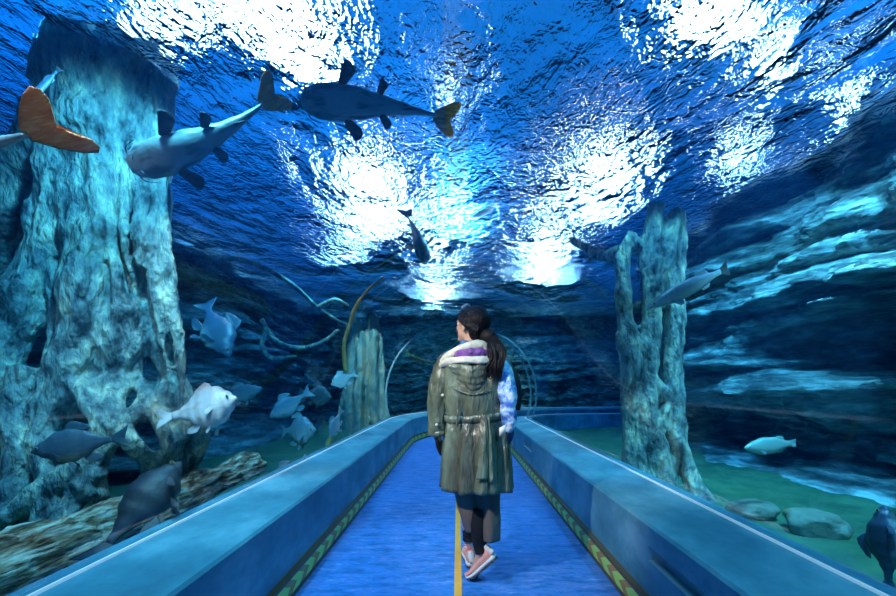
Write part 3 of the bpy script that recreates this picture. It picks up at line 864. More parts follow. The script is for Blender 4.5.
# ---------------------------------------------------------------- hall above the water, lamps
M['hall'] = simple('hall_ceiling', (.03, .50, .95), .9)
ZC = 6.4
o = mesh_obj('ceiling', [(x, y, z) for x in (-16, 20) for y in (-8, 26) for z in (ZC, ZC + .2)], [(0, 1, 3, 2), (4, 6, 7, 5), (0, 4, 5, 1), (2, 3, 7, 6), (0, 2, 6, 4), (1, 5, 7, 3)], M['hall'], sm=False)
tag(o, kind='structure')
def lamp_mat(s): return simple('lamp_%g' % s, (.9, .9, .9), .5, emit=(1, .97, .98), es=s)
M['lamp'] = lamp_mat(60)
M['lamp_dim'] = lamp_mat(14)
M['lamp_far'] = lamp_mat(260)
M['case'] = simple('lamp_case', (.5, .5, .52), .5, .3)
def ceiling_lamp(x, y, w, l, rz=0, mat=None, label=None, drop=1.2):
    root = empty('ceiling_light', (x, y, ZC))
    def box(nm, x0, x1, y0, y1, z0, z1, m):
        return mesh_obj(nm, [(a, b, c) for a in (x0, x1) for b in (y0, y1) for c in (z0, z1)], [(0, 1, 3, 2), (4, 6, 7, 5), (0, 4, 5, 1), (2, 3, 7, 6), (0, 2, 6, 4), (1, 5, 7, 3)], m, root, sm=False)
    box('case', -w / 2, w / 2, -l / 2, l / 2, -drop, -drop + .18, M['case'])
    # rounded diffuser
    n = 28; V, F = [], []
    for k in range(n):
        a = 2 * math.pi * k / n
        c, s = math.cos(a), math.sin(a)
        e = .55
        V.append((w / 2 * .95 * abs(c) ** e * (1 if c > 0 else -1), l / 2 * .95 * abs(s) ** e * (1 if s > 0 else -1), -drop - .002))
    for k in range(n): V.append((V[k][0] * .9, V[k][1] * .9, -drop - .04))
    for k in range(n): F.append((k, (k + 1) % n, (k + 1) % n + n, k + n))
    F.append(tuple(range(n))[::-1]); F.append(tuple(range(n, 2 * n)))
    mesh_obj('diffuser', V, F, mat or M['lamp'], root, sm=False)
    for sx in (-.35, .35):
        box('hanger', sx * w - .02, sx * w + .02, -.02, .02, -drop + .18, 0, M['case'])
    root.rotation_euler = (0, 0, rz)
    tag(root, label, 'lamp', 'lamps hanging above the water')
# rows of lamps: through the surface they show as the bright patches
def lamp_at(px, py, w, l, label, mat=None, rz=0, n=1.07, drop=1.2):
    """the lamp that a swimmer of the eye's ray meets at lamp height after the flat surface"""
    zl = ZC - drop - .04
    d = Vector(((px - PX0) / FPX, 1, (PY0 - py) / FPX)); d.normalize()
    p = Vector((0, 0, CAMZ)) + d * ((SURF - CAMZ) / d.z)
    h = math.hypot(d.x, d.y) * n
    h = min(h, .965)
    k = (zl - SURF) * h / math.sqrt(1 - h * h)
    hd = Vector((d.x, d.y, 0)).normalized()
    q = p + hd * k
    ceiling_lamp(q.x, q.y, w, l, rz, mat, label, drop)
    print('LAMP', px, py, tuple(round(v, 2) for v in q))
lamp_at(296, 40, .75, 1.6, 'large lamp at the left row, brightest patch above the overhead catfish')
lamp_at(378, 190, .8, 4.6, 'long lamp of the left row, bright patch left of the ceiling centre')
lamp_at(185, 12, 1.1, .7, 'dimmer lamp at the upper left corner of the ceiling', M['lamp_dim'])
lamp_at(598, 165, .85, 2.8, 'long lamp of the right row, big patch right of the ceiling centre')
lamp_at(708, 12, .85, .7, 'large lamp at the top right, biggest patch of the right row')
lamp_at(765, 62, .4, .5, 'small lamp just right of the large top right lamp')
lamp_at(850, 88, .35, .35, 'small lamp furthest to the right above the rock wall')
lamp_at(735, 138, .38, .38, 'small lamp below the large top right lamp')
lamp_at(428, 268, .35, 1.4, 'added far low lamp of the left row, for glints near the head of the person', drop=2.2)  # the low lamps from here on are added to make far streaks
lamp_at(438, 312, .5, 2.6, 'added farthest low lamp of the left row, for streaks in the surface', M['lamp_far'], drop=2.45)
lamp_at(350, 268, .8, .8, 'added low lamp off to the left of the left row, for streaks in the surface', drop=2.2)
lamp_at(548, 262, .6, 1.6, 'added far low lamp of the right row, for streaks in the surface', drop=2.2)
lamp_at(540, 292, .8, 1.2, 'added farthest low lamp of the right row, for streaks in the surface', M['lamp_far'], drop=2.4)
lamp_at(450, 90, .05, 1.6, 'added narrow dim strip lamp along the middle of the ceiling, for glints', M['lamp_dim'])  # strip lamps added so that ripples break them into small glints
lamp_at(462, 200, .06, 3.0, 'added longer narrow dim strip lamp further along the middle of the ceiling, for glints', M['lamp_dim'])

# ---------------------------------------------------------------- the walking person
PY = 2.5
def Q(px, py, dy=0.0):
    k = PY / FPX
    return Vector(((px - PX0) * k, PY + dy, CAMZ + (PY0 - py) * k))
K = PY / FPX
def ellipsoid(V, F, c, r, rot=None, nu=18, nv=12):
    b = len(V); c = Vector(c)
    for j in range(nv + 1):
        ph = math.pi * j / nv
        for i in range(nu):
            th = 2 * math.pi * i / nu
            v = Vector((r[0] * math.sin(ph) * math.cos(th), r[1] * math.sin(ph) * math.sin(th), r[2] * math.cos(ph)))
            if rot: v = rot @ v
            V.append(c + v)
    for j in range(nv):
        for i in range(nu):
            p, q = b + j * nu + i, b + j * nu + (i + 1) % nu
            F.append((p, q, q + nu, p + nu))

M['skin'] = noisy('skin', [(.3, (.55, .33, .24)), (.7, (.68, .44, .33))], scale=8, bump=.05, rough=.5)
M['hair'] = noisy('dark_hair', [(.40, (.003, .003, .005)), (.62, (.012, .008, .010)), (.75, (.05, .022, .018))], scale=9, stretch=(3, 3, .6), bump=.9, bscale=40, rough=.42, dist=.01, spec=.25)
M['coat'] = noisy('olive_satin', [(.36, (.07, .065, .045)), (.5, (.13, .16, .11)), (.62, (.20, .26, .19))], scale=2.2, stretch=(2.5, 2.5, .7), bump=1.0, bscale=4, rough=.27, dist=.09, spec=.9)
M['collar'] = noisy('cream_cotton', [(.3, (.50, .52, .44)), (.7, (.78, .78, .68))], scale=8, bump=.3, rough=.6)
M['purple'] = noisy('purple_lining', [(.3, (.10, .03, .22)), (.7, (.32, .12, .50))], scale=20, bump=.4, rough=.5)
M['scarf'] = noisy('blue_collar', [(.3, (.02, .05, .15)), (.6, (.10, .25, .50))], scale=30, bump=.2)
M['trouser'] = noisy('brown_trouser', [(.3, (.10, .075, .06)), (.7, (.24, .20, .17))], scale=3, stretch=(2, 2, .6), bump=.4, bscale=6, rough=.6, dist=.02)
M['sock'] = simple('black_sock', (.006, .006, .008), .8)
M['pink'] = noisy('pale_pink_leather', [(.3, (.92, .34, .28)), (.7, (.98, .50, .42))], scale=10, bump=.1, rough=.5)
M['white'] = simple('white_rubber', (.85, .84, .84), .5)
M['tread'] = noisy('grey_tread', [(.4, (.04, .035, .04)), (.6, (.18, .14, .14))], scale=30, bump=.6, bscale=60)
M['lace'] = simple('pink_lace', (.90, .35, .38), .6)
M['glove'] = simple('black_glove', (.012, .012, .018), .35)
M['bagblue'] = noisy('pale_blue_quilt', [(.42, (.06, .16, .60)), (.5, (.25, .50, .95)), (.57, (.80, .90, 1))], scale=16, bump=.6, bscale=20, rough=.4, dist=.02)
M['black'] = simple('black_nylon', (.012, .012, .016), .5)

per = empty('person', Q(474, 583))
def child(name, V, F, mat, **k):
    V = [Vector(v) - per.location for v in V]
    return mesh_obj(name, V, F, mat, per, **k)

yaw = R(48)
HR = Matrix.Rotation(yaw, 3, 'Z') @ Matrix.Rotation(R(9), 3, 'X')
HC = Q(471.5, 326, .0)
def H(x, y, z): return HC + HR @ Vector((x, y, z))

def hand(V, F, wrist, tipdir, palmn, thumbdir, g=1.0, rad=.0085):
    """palm and five unequal, slightly curled fingers; palmn points out of the palm"""
    wrist, t, n, th = Vector(wrist), Vector(tipdir).normalized(), Vector(palmn).normalized(), Vector(thumbdir).normalized()
    rot = Matrix((th, n, t)).transposed()
    ellipsoid(V, F, wrist + t * .045, (.038 * g, .015 * g, .050 * g), rot)
    for i, (off, ln) in enumerate(((.028, .070), (.010, .078), (-.009, .072), (-.027, .056))):
        a = wrist + t * .080 + th * off
        tube(V, F, [(a - t * .03, rad * g), (a + t * ln * .35 + n * .006, rad * .95 * g), (a + t * ln * .72 + n * .022, rad * .85 * g), (a + t * ln * .92 + n * .042, rad * .7 * g)], seg=8, sub=4)
    a = wrist + t * .02 + th * .025
    tube(V, F, [(a, .011 * g), (a + t * .025 + th * .022 + n * .008, .0105 * g), (a + t * .052 + th * .026 + n * .020, .009 * g), (a + t * .068 + th * .022 + n * .028, .007 * g)], seg=8, sub=4)

LW, RW = Q(437.5, 436, .03), Q(500, 428, .14)
ANK_R, ANK_L = Q(480, 545, .02), Q(470, 549, .27)
def body():
    V, F = [], []
    # head: skull, jaw, nose, lips, brow, ears
    ellipsoid(V, F, H(0, -.010, .018), (.074, .092, .088), HR)
    ellipsoid(V, F, H(0, .030, -.040), (.055, .056, .058), HR)
    ellipsoid(V, F, H(0, .070, -.082), (.022, .020, .018), HR)
    ellipsoid(V, F, H(0, .078, .018), (.045, .018, .016), HR)
    ellipsoid(V, F, H(0, .096, -.022), (.012, .017, .012), HR)
    tube(V, F, [(H(0, .080, .012), .010), (H(0, .094, -.008), .011), (H(0, .099, -.022), .012)], seg=8, sub=3)
    ellipsoid(V, F, H(0, .084, -.050), (.022, .010, .007), HR); ellipsoid(V, F, H(0, .082, -.060), (.019, .010, .007), HR)
    for s in (1, -1):
        ellipsoid(V, F, H(s * .034, .060, -.020), (.022, .020, .022), HR)
        ellipsoid(V, F, H(s * .078, -.008, -.012), (.009, .018, .030), HR @ Matrix.Rotation(s * R(18), 3, 'Z'))
    # neck, trunk
    tube(V, F, [(H(0, -.02, -.03), .052), (Q(473, 345, .0), .050), (Q(474, 356, -.01), .062)], seg=16, sub=4)
    tube(V, F, [(Q(474, 352, 0), .06), (Q(474, 362, 0), .12), (Q(475, 378, 0), .135), (Q(475, 400, 0), .125), (Q(475, 416, 0), .115), (Q(476, 430, 0), .14), (Q(477, 445, 0), .135), (Q(477, 452, 0), .08)], seg=20, sub=4, ell=(Vector((0, 1, 0)), .68))
    tube(V, F, [(Q(450, 364, 0), .052), (Q(475, 359, 0), .062), (Q(500, 364, 0), .052)], seg=14, sub=4)
    # arms
    tube(V, F, [(Q(450, 364, 0), .050), (Q(443, 382, .0), .044), (Q(437.5, 403, .0), .037), (Q(436.5, 420, .02), .033), (LW, .024), (Q(438, 441, .035), .024)], seg=12, sub=5)
    tube(V, F, [(Q(500, 364, 0), .050), (Q(506, 384, .0), .044), (Q(509, 403, .0), .037), (Q(506, 418, .07), .033), (RW, .024)], seg=12, sub=5)
    hand(V, F, LW + Vector((0, .005, -.005)), (.12, .15, -1), (1, .15, .1), (.2, 1, 0))
    hand(V, F, RW, (-.5, .5, -.8), (-.8, .1, .2), (-.2, .9, .1))
    # legs
    tube(V, F, [(Q(468, 436, 0), .085), (Q(468, 465, .04), .078), (Q(468, 497, .12), .056), (Q(468, 520, .20), .052), (ANK_L, .034), (Q(470, 556, .28), .036)], seg=14, sub=5)
    tube(V, F, [(Q(486, 436, 0), .085), (Q(487, 465, .02), .078), (Q(486, 498, .03), .056), (Q(484, 520, .0), .052), (ANK_R, .034), (Q(481, 552, .02), .034)], seg=14, sub=5)
    # feet inside the shoes
    tube(V, F, [(Q(470, 556, .27), .034), (Q(469, 560, .33), .030), (Q(467, 562, .43), .022)], seg=10, sub=4)
    tube(V, F, [(Q(482, 552, .02), .034), (Q(478, 563, .03), .028), (Q(472, 577, .04), .020)], seg=10, sub=4)
    o = child('body', V, F, M['skin'])
    remesh(o, .0055, sm=1)
    return o
body()
tag(per, 'person in an olive belted coat walking away, looking up to the left', 'person')

for s in (1, -1):
    V, F = [], []
    ellipsoid(V, F, H(s * .031, .074, .004), (.014, .010, .009), HR)
    child('eye', V, F, M['white'])
    V, F = [], []
    ellipsoid(V, F, H(s * .031, .0815, .004), (.006, .0045, .006), HR)
    child('iris', V, F, M['black'])
V, F = [], []
ellipsoid(V, F, H(0, .0885, -.055), (.017, .006, .008), HR)
child('lips', V, F, simple('lips', (.5, .16, .15), .5))

# hair: cap, bun and loose tail of locks
V, F = [], []
ellipsoid(V, F, H(0, -.026, .032), (.086, .096, .090), HR, 28, 18)
ellipsoid(V, F, H(0, .022, .066), (.066, .062, .046), HR, 24, 14)
ellipsoid(V, F, H(0, -.060, -.030), (.070, .052, .066), HR, 24, 14)
for s in (1, -1):
    tube(V, F, [(H(s * .066, .045, .058), .018), (H(s * .078, .020, .030), .018), (H(s * .072, -.035, .0), .024), (H(s * .04, -.09, -.03), .026)], seg=10, sub=4)
o = child('hair', V, F, M['hair']); remesh(o, .006, .006, sm=2)
V, F = [], []
random.seed(3)
ellipsoid(V, F, Q(487, 338, -.07), (.050, .045, .046), None, 20, 14)
for k in range(70):
    a = random.uniform(-1, 1); b_ = random.uniform(-1, 1); w1, w2 = random.uniform(-1.6, 1.6), random.uniform(-1.8, 1.8)
    tube(V, F, [(Q(485 + 3 * a, 336 + 3 * b_, -.07), .006), (Q(491 + 5 * a + w1, 341 + 3 * b_, -.11 - .02 * b_), .007), (Q(494 + 7 * a - w1, 350 + b_, -.13 - .03 * b_), .0075), (Q(495 + 7 * a + w2, 359, -.14 - .03 * b_), .007), (Q(493 + 7 * a - w2, 367 + 3 * b_, -.145 - .02 * b_), .006), (Q(493 + 6 * a + w1, 375 + 5 * b_, -.15), .002)], seg=6, sub=5, rough=.2, seed=k)
o = child('ponytail', V, F, M['hair'])
V, F = [], []
tube(V, F, [(H(-.050, .050, .100), .006), (H(-.01, .046, .124), .007), (H(.035, .050, .108), .006)], seg=8, sub=5)
child('hair_clip', V, F, simple('pearl_clip', (.8, .8, .85), .2))

# coat body
def cloth_loft(rows, name, mat, seg=96, pleat=None, thick=.006, openfrac=None):
    V, F = [], []
    for k, (c, hw, hd) in enumerate(rows):
        for i in range(seg):
            th = 2 * math.pi * i / seg
            r = 1 + (pleat(th, k / (len(rows) - 1)) if pleat else 0)
            V.append(c + Vector((math.cos(th) * hw * r, math.sin(th) * hd * r, 0)))
    for k in range(len(rows) - 1):
        for i in range(seg):
            a, b = k * seg + i, k * seg + (i + 1) % seg
            F.append((a, b, b + seg, a + seg))
    o = child(name, V, F, mat)
    s = o.modifiers.new('thickness', 'SOLIDIFY'); s.thickness = thick; s.offset = 1
    return o
key = [(350, 474, 11, .060), (353, 473.5, 18, .085), (357, 473, 26, .10), (362, 473, 31, .112), (370, 473.5, 32, .122), (385, 474.5, 31, .128), (400, 475, 29.5, .125), (412, 475.5, 28, .118), (416, 475.5, 27.5, .117),
       (422, 476, 29, .125), (435, 476.5, 31, .14), (450, 477, 32.5, .152), (470, 477.5, 33.5, .162), (488, 477.5, 34.5, .170)]
rows = []
for a, b in zip(key, key[1:]):
    for q in range(5):
        f = q / 5
        v = [a[i] + (b[i] - a[i]) * f for i in range(4)]
        rows.append((Q(v[1], v[0]), v[2] * K, v[3]))
rows.append((Q(key[-1][1], key[-1][0]), key[-1][2] * K, key[-1][3]))
def pleat(th, f):
    low = max(0, (f - .58) / .42)
    up = max(0, min(1, f / .2)) * (1 - low)
    s = .13 * low ** .7 * (math.sin(th * 9 + .7) * .6 + math.sin(th * 14 + 2 + f * 2) * .4)
    s += .07 * up * noise.noise(Vector((math.cos(th) * 2.5, math.sin(th) * 2.5, f * 9))) + .02 * noise.noise(Vector((math.cos(th) * 6, math.sin(th) * 6, f * 14)))
    # the back vent: one edge laps over the other
    d = (th - R(272) + math.pi) % (2 * math.pi) - math.pi
    if low > .35: s += .05 * (low - .35) * (1 if d > 0 else -1) * math.exp(-(d / .22) ** 2)
    return s
coat = cloth_loft(rows, 'coat', M['coat'], pleat=pleat)
# lower hem band, slightly longer at the back
def sleeve(name, pts, rough=.12, seed=0):
    V, F = [], []
    tube(V, F, pts, seg=22, sub=8, rough=rough, seed=seed)
    o = child(name, V, F, M['coat'])
    return o
sleeve('sleeve', [(Q(455, 362, 0), .075), (Q(446, 367, 0), .070), (Q(441, 382, 0), .060), (Q(437, 400, 0), .055), (Q(436, 418, .015), .052), (Q(436.5, 434, .025), .050)], .22, 1)
sleeve('sleeve', [(Q(492, 362, 0), .075), (Q(501, 367, 0), .070), (Q(506, 384, 0), .058), (Q(508, 403, .01), .052), (Q(505, 418, .07), .048), (Q(501, 426, .12), .045)], .22, 4)
for c, n in ((Q(436.6, 434.5, .025), (0, 0, 1)),):
    V, F = [], []
    tube(V, F, [(c + Vector((0, 0, .022)), .0535), (c + Vector((.001, .001, -.006)), .054)], seg=20, sub=2)
    child('cuff', V, F, M['coat'])
V, F = [], []
hand(V, F, LW + Vector((0, .005, -.005)), (.12, .15, -1), (1, .15, .1), (.2, 1, 0), g=1.12, rad=.0088)
o = child('glove', V, F, M['glove']); remesh(o, .004, sm=1)

# hood lying on the back, cream edge, purple lining
def band(name, pts, mat, flat=.6, rough=.2, seed=0, seg=16):
    V, F = [], []
    tube(V, F, pts, seg=seg, sub=9, rough=rough, seed=seed, ell=(Vector((0, 1, 0)), flat))
    return child(name, V, F, mat)
band('collar', [(Q(439, 366, -.02), .010), (Q(446, 358.5, -.07), .020), (Q(457, 352.5, -.11), .025), (Q(469, 348, -.12), .028), (Q(480, 346.5, -.11), .026), (Q(489, 352, -.09), .020), (Q(499, 360, -.04), .012)], M['collar'], .8)
V, F = [], []
tube(V, F, [(Q(463, 344, -.03), .024), (Q(468, 345, -.07), .018), (Q(476, 344, -.07), .018), (Q(484, 344, -.04), .024)], seg=12, sub=6)
child('inner_collar', V, F, M['scarf'])
band('hood_lining', [(Q(453, 356, -.10), .010), (Q(460, 355, -.13), .024), (Q(470, 355, -.145), .027), (Q(481, 354, -.14), .022), (Q(489, 356, -.11), .012)], M['purple'], .7, .35, 3)
band('hood', [(Q(441, 366, -.06), .016), (Q(450, 362, -.115), .020), (Q(462, 361.5, -.15), .021), (Q(476, 362, -.155), .022), (Q(489, 362, -.13), .02), (Q(498, 366, -.08), .014)], M['collar'], .8, .35, 6)
V, F = [], []
for k, (y, x0, x1, d, r) in enumerate(((367, 446, 495, -.135, .022), (372, 450, 492, -.135, .022), (378, 454, 489, -.128, .020), (384, 460, 486, -.120, .016), (389, 465, 481, -.112, .012))):
    xm = (x0 + x1) / 2
    tube(V, F, [(Q(x0, y - 3, d + .06), r * .6), (Q((x0 + xm) / 2, y + 1, d), r), (Q(xm, y + 3.5, d - .015), r * 1.15), (Q((x1 + xm) / 2, y + 1.5, d), r), (Q(x1, y - 2, d + .06), r * .6)], seg=12, sub=7, rough=.35, seed=k * 5, ell=(Vector((0, 1, 0)), .75))
o = child('hood_pouch', V, F, M['coat']); remesh(o, .006, .012, sm=4)
# diagonal fold below the hood, belt and hanging belt end
band('yoke_seam', [(Q(449, 385, -.118), .004), (Q(460, 391, -.138), .005), (Q(474, 394, -.140), .005), (Q(490, 388, -.132), .004)], M['coat'], .6, .2, 9, 8)
V, F = [], []
n = 60
rows2 = []
for k in range(n):
    th = 2 * math.pi * k / n
    for dz, e in ((-.022, 1.05), (-.020, 1.125), (.020, 1.125), (.022, 1.05)):
        V.append(Q(475.5, 415.5) + Vector((math.cos(th) * 27.8 * K * e, math.sin(th) * .120 * e, dz + .018 * math.cos(th - .6))))
for k in range(n):
    for j in range(4):
        a = k * 4 + j; b = k * 4 + (j + 1) % 4; a2 = ((k + 1) % n) * 4 + j; b2 = ((k + 1) % n) * 4 + (j + 1) % 4
        F.append((a, a2, b2, b))
child('belt', V, F, M['coat'])
def slab(name, pts, wid, thick, mat, par=None):
    """a strap: centre points with the width across x"""
    V, F = [], []
    sp = spline([(Vector(p), w_) for p, w_ in zip(pts, wid)], 6)
    for c, w_ in sp:
        for dx, dy in ((-1, 0), (-.9, -1), (.9, -1), (1, 0), (.9, 1), (-.9, 1)):
            V.append(c + Vector((dx * w_ / 2, dy * thick / 2, 0)))
    m = len(sp)
    for k in range(m - 1):
        for j in range(6):
            F.append((k * 6 + j, k * 6 + (j + 1) % 6, (k + 1) * 6 + (j + 1) % 6, (k + 1) * 6 + j))
    F.append(tuple(range(6))); F.append(tuple((m - 1) * 6 + j for j in range(6))[::-1])
    if par is None: return child(name, V, F, mat)
    return mesh_obj(name, [Vector(v) - par.location for v in V], F, mat, par)
slab('belt_end', [Q(482, 413, -.150), Q(482, 430, -.172), Q(481.5, 452, -.186), Q(480, 472, -.192)], [.035, .050, .058, .068], .010, M['coat'])
slab('belt_end', [Q(487, 414, -.145), Q(488, 440, -.175), Q(489, 475, -.190)], [.018, .020, .022], .008, M['coat'])
slab('belt_loop', [Q(458, 408, -.135), Q(457, 424, -.145)], [.012, .012], .010, M['coat'])
V, F = [], []
for p in ((447, 395), (441, 424)):
    ellipsoid(V, F, Q(p[0] - 4, p[1], -.05), (.009, .006, .009))
child('sleeve_button', V, F, M['collar'])

# wide cropped trousers
def leg(name, pts, seed):
    V, F = [], []
    seg = 40
    sp = spline([(Vector(p[0]), p[1], p[2]) for p in pts], 6)
    for k, (c, a, b) in enumerate(sp):
        for i in range(seg):
            th = 2 * math.pi * i / seg
            r = 1 + .07 * (k / len(sp)) * math.sin(5 * th + seed) + .05 * noise.noise(Vector((math.cos(th) * 2 + seed, math.sin(th) * 2, k * .25)))
            V.append(c + Vector((math.cos(th) * a * r, math.sin(th) * b * r, 0)))
    for k in range(len(sp) - 1):
        for i in range(seg):
            p, q = k * seg + i, k * seg + (i + 1) % seg
            F.append((p, q, q + seg, p + seg))
    o = child(name, V, F, M['trouser'])
    s = o.modifiers.new('thickness', 'SOLIDIFY'); s.thickness = .005
leg('trouser_leg', [(Q(469, 432, 0), .095, .11), (Q(466, 465, .03), .088, .10), (Q(468, 497, .06), .082, .09), (Q(472, 520, .07), .072, .085), (Q(475, 533.5, .09), .064, .085)], 1)
leg('trouser_leg', [(Q(485, 432, 0), .095, .11), (Q(487, 465, .02), .088, .10), (Q(487, 498, .03), .080, .09), (Q(488.5, 522, .02), .072, .085), (Q(490, 540, .03), .062, .08)], 3)
for nm_pts in ([(Q(469, 515, .18), .055), (Q(471, 532, .22), .046), (ANK_L, .040), (Q(470, 557, .275), .042)], [(Q(481, 508, .0), .055), (Q(479, 528, .0), .050), (ANK_R, .041), (Q(482, 553, .02), .042)]):
    V, F = [], []
    tube(V, F, nm_pts, seg=16, sub=6, rough=.1)
    child('sock', V, F, M['sock'])

def sneaker(heel, toe, up, label=None):
    """heel and toe on the sole line, up = away from the sole"""
    heel, toe = Vector(heel), Vector(toe)
    x = (toe - heel); L_ = x.length; x.normalize()
    z = Vector(up); z = (z - x * z.dot(x)).normalized(); y = z.cross(x)
    m3 = Matrix((x, y, z)).transposed()
    def T(a, b, c): return heel + m3 @ Vector((a * L_, b, c))
    S = [(0, .022, 0), (.04, .031, 0), (.15, .036, 0), (.35, .034, 0), (.55, .040, 0), (.75, .047, .002), (.88, .042, .008), (.96, .030, .015), (1, .012, .022)]
    def shell(nm, lo, hi, ex, mat, dome=False, par=None):
        V, F = [], []
        seg = 20
        sp = spline([(Vector((s[0], s[1], s[2])),) for s in S], 3)
        for (v,) in sp:
            a, w_, l = v
            h = hi(a)
            for i in range(seg):
                th = 2 * math.pi * i / seg
                c, s = math.cos(th), math.sin(th)
                yy = (abs(c) ** .6) * (1 if c > 0 else -1) * (w_ + ex)
                if dome:
                    zz = lo + (h - lo) * (.5 + .5 * s)
                    yy *= 1 - .45 * max(0, s) ** 1.5
                else:
                    zz = lo + (h - lo) * (.5 + .5 * (abs(s) ** .4) * (1 if s > 0 else -1))
                V.append(T(a, yy, zz + l))
        for k in range(len(sp) - 1):
            for i in range(seg):
                p, q = k * seg + i, k * seg + (i + 1) % seg
                F.append((p, q, q + seg, p + seg))
        F.append(tuple(range(seg))[::-1]); F.append(tuple((len(sp) - 1) * seg + i for i in range(seg)))
        if par is None: return child(nm, V, F, mat)
        return mesh_obj(nm, [Vector(v) - per.location for v in V], F, mat, par)
    def top(a):
        if a < .30: return .098 - .10 * abs(a - .02)
        if a < .6: return .090 - (a - .30) / .3 * .028
        return .062 - (a - .6) / .4 * .028
    sh = shell('shoe', .022, top, .0, M['pink'], True)
    shell('midsole', .008, lambda a: .024 + .006 * (1 - a), .005, M['white'], par=sh)
    shell('outsole', -.004, lambda a: .010, .004, M['tread'], par=sh)
    V, F = [], []
    tube(V, F, [(T(-.01, 0, .035), .018), (T(.03, 0, .07), .024), (T(.05, 0, .10), .022)], seg=12, sub=5)
    mesh_obj('heel_tab', [Vector(v) - per.location for v in V], F, M['white'], sh)
    V, F = [], []
    for k in range(5):
        a = .36 + .065 * k
        zt = top(a) + .004
        sgn = 1 if k % 2 else -1
        tube(V, F, [(T(a, -.026, zt - .014), .0035), (T(a + .02 * sgn, 0, zt + .002), .0035), (T(a, .026, zt - .014), .0035)], seg=6, sub=5)
    tube(V, F, [(T(.34, 0, .098), .0035), (T(.28, .03, .125), .0035), (T(.36, .045, .115), .003)], seg=6, sub=5)
    tube(V, F, [(T(.34, 0, .098), .0035), (T(.30, -.03, .12), .0035), (T(.38, -.04, .10), .003)], seg=6, sub=5)
    mesh_obj('laces', [Vector(v) - per.location for v in V], F, M['lace'], sh)
    return sh
sneaker(Q(496, 557, -.02), Q(471, 585, .06), (-.6, .25, .65))
sneaker(Vector((Q(474, 565, 0).x, PY + .19, .012)), Vector((Q(470, 565, 0).x, PY + .44, .012)), (-.12, 0, 1))

# shoulder bag on the right side
bag = empty('shoulder_bag', Q(504, 430, -.06))
def bchild(name, V, F, mat, par=bag): return mesh_obj(name, [Vector(v) - par.location for v in V], F, mat, par)
V, F = [], []
tube(V, F, [(Q(500, 357, -.05), .018), (Q(503.5, 372, -.085), .040), (Q(505.5, 392, -.09), .052), (Q(506.5, 410, -.08), .050), (Q(507, 424, -.07), .040), (Q(507.5, 431, -.06), .022)], seg=20, sub=8, rough=.28, seed=4)
bchild('body', V, F, M['bagblue'])
V, F = [], []
tube(V, F, [(Q(512, 366, .0), .010), (Q(516, 380, .0), .026), (Q(517.5, 394, .01), .030), (Q(516, 410, .01), .024)], seg=14, sub=6, rough=.2, seed=8)
bchild('side_pocket', V, F, M['black'])
V, F = [], []
tube(V, F, [(Q(507, 423, -.06), .036), (Q(507.5, 434, -.05), .030), (Q(506.5, 443, -.04), .014)], seg=14, sub=6, rough=.2, seed=2)
bchild('base', V, F, simple('navy_canvas', (.03, .06, .14), .7))
V, F = [], []
tube(V, F, [(Q(506, 372, -.10), .007), (Q(499, 358, -.09), .010), (Q(495, 352.5, -.02), .010), (Q(498, 358, .10), .009), (Q(504, 385, .13), .008), (Q(509, 410, .07), .007)], seg=10, sub=8)
bchild('strap', V, F, M['bagblue'])
c = Q(500, 428, -.135)
V = [c + Vector((a * .018, b_ * .002, .024 * d_ + a * .01)) for a in (-1, 1) for b_ in (-1, 1) for d_ in (-1, 1)]
bchild('tag', V, [(0, 1, 3, 2), (4, 6, 7, 5), (0, 4, 5, 1), (2, 3, 7, 6), (0, 2, 6, 4), (1, 5, 7, 3)], M['white'])
tag(bag, 'pale blue quilted bag slung over the right shoulder of the walking person', 'bag')
# ---------------------------------------------------------------- light, camera
def spot(x, y, z, tx, ty, tz, e, ang=110, col=(.24, .80, 1), r=.06, blend=.6):
    d = bpy.data.lights.new('spot', 'SPOT'); d.energy = e; d.color = col; d.spot_size = R(ang); d.spot_blend = blend; d.shadow_soft_size = r
    o = bpy.data.objects.new('spot', d); C.objects.link(o); o.location = (x, y, z)
    o.rotation_euler = (Vector((tx, ty, tz)) - Vector((x, y, z))).to_track_quat('-Z', 'Y').to_euler()
    return o
ZS = 3.33
for hx, hy in ((-4.5, 3.5), (5.5, 4.5), (0, 12)):  # added point lights in the hall that brighten its ceiling
    d = bpy.data.lights.new('ceiling_fill', 'POINT'); d.energy = 1900; d.color = (.08, .5, 1); d.shadow_soft_size = .05
    o = bpy.data.objects.new('ceiling_fill', d); C.objects.link(o); o.location = (hx, hy, 5.3)
# added spots just under the surface, replacing lamp light the surface blocks
spot(-1.4, 1.75, ZS, -2.4, 2.9, .9, 330, ang=112)
spot(-1.3, 2.3, ZS, -1.85, 3.05, .9, 130, ang=45, col=(1, .85, .8))
spot(-1.35, 1.35, 3.2, -1.48, 1.74, 2.2, 30, ang=32, col=(1, .7, .5))
spot(-.85, .75, 1.9, -1.60, 1.72, 2.25, 14, ang=30, col=(1, .75, .55))  # added warm spot inside the tunnel, lights the catfish tail from below
spot(-1.8, 7.0, ZS, -1.7, 8.8, 1.2, 330, ang=50, col=(1, .95, .8))
spot(-1.9, 1.0, ZS, -1.9, 2.8, .3, 160, ang=50, col=(.9, .95, .9))
spot(-1.9, 3.6, ZS, -2.9, 4.6, .8, 130)
spot(-2.0, 6.4, ZS, -3.0, 7.6, .8, 150)
spot(2.6, 2.2, ZS, 3.5, 3.1, 1.4, 600, col=(.4, .88, 1))
spot(1.65, 1.1, ZS, 1.25, 1.8, .5, 170, ang=75)
spot(1.7, 3.2, ZS, 1.95, 4.1, 1.0, 90, ang=80)
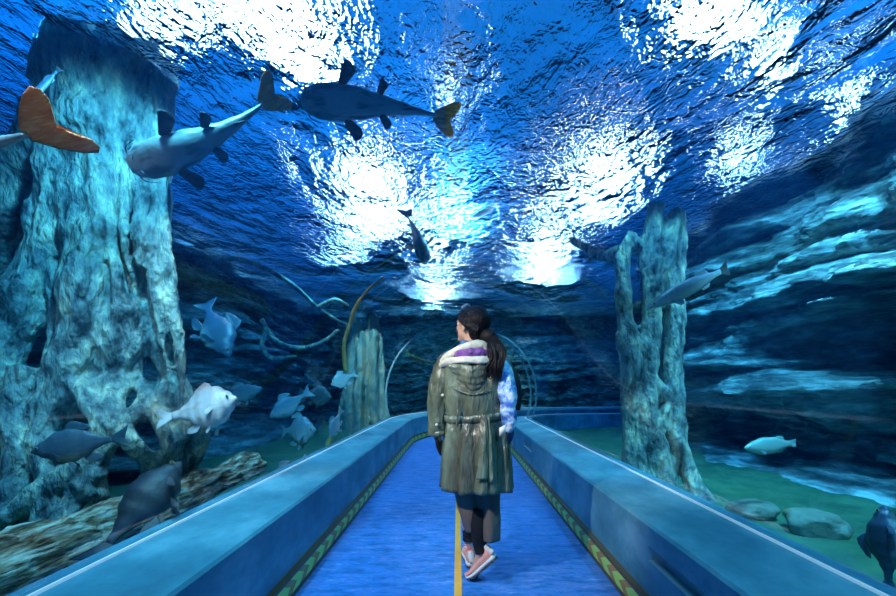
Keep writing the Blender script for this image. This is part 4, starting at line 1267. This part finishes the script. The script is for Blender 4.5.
spot(2.6, 3.7, ZS, 3.5, 4.9, 1.3, 330, col=(.4, .88, 1))
spot(2.1, 5.6, ZS, 3.2, 6.2, 1.0, 150)
spot(-2.2, 10.5, ZS, -1, 12.6, .8, 170)
spot(2.5, 11.8, ZS, 2.5, 13.2, .8, 130)
# more added spots under the surface, over the walkway
spot(-.5, 1.6, ZS, 0, 2.6, .6, 25, ang=50, col=(1, .9, .8))
spot(.1, .2, ZS, .1, 1.5, 0, 70, ang=120, col=(.35, .75, 1))
spot(0, 5.2, ZS, 0, 5.6, 0, 200, ang=120, col=(.35, .75, 1))
spot(.2, 8.4, ZS, .6, 9.0, 0, 200, ang=120, col=(.35, .75, 1))

# unseen warm white spot added inside the tunnel to light the walker
spot(-.95, 1.25, 1.95, .10, 2.6, .80, 140, ang=49, col=(1, .95, .88), r=.04)

spot(-1.65, 5.7, ZS, -1.7, 6.4, 2.1, 30, ang=60, col=(1, .8, .55))  # added warm spot under the surface for the hanging orange branch
w = bpy.data.worlds.new('World'); sc.world = w; w.use_nodes = True
w.node_tree.nodes['Background'].inputs[0].default_value = (.03, .33, .75, 1)
w.node_tree.nodes['Background'].inputs[1].default_value = 1.1

cd = bpy.data.cameras.new('camera'); cam = bpy.data.objects.new('camera', cd); C.objects.link(cam)
cam.location = (0, 0, CAMZ); cam.rotation_euler = (R(90), 0, 0)
cd.sensor_width = 36; cd.sensor_fit = 'HORIZONTAL'; cd.lens = FPX / 896 * 36
cd.shift_x = -10 / 896; cd.shift_y = 87 / 896
cd.clip_start = .02; cd.clip_end = 100
sc.camera = cam

vs = sc.view_settings
sc.display_settings.display_device = 'sRGB'
vs.view_transform = 'Standard'; vs.look = 'None'; vs.exposure = 0; vs.gamma = 1; vs.use_curve_mapping = False
cy = sc.cycles
cy.use_denoising = True
try: cy.denoiser = 'OPENIMAGEDENOISE'
except Exception: pass
cy.caustics_refractive = False; cy.caustics_reflective = False
cy.max_bounces = 16; cy.transparent_max_bounces = 24; cy.diffuse_bounces = 2; cy.glossy_bounces = 4; cy.transmission_bounces = 8; cy.volume_bounces = 0
cy.sample_clamp_indirect = 4
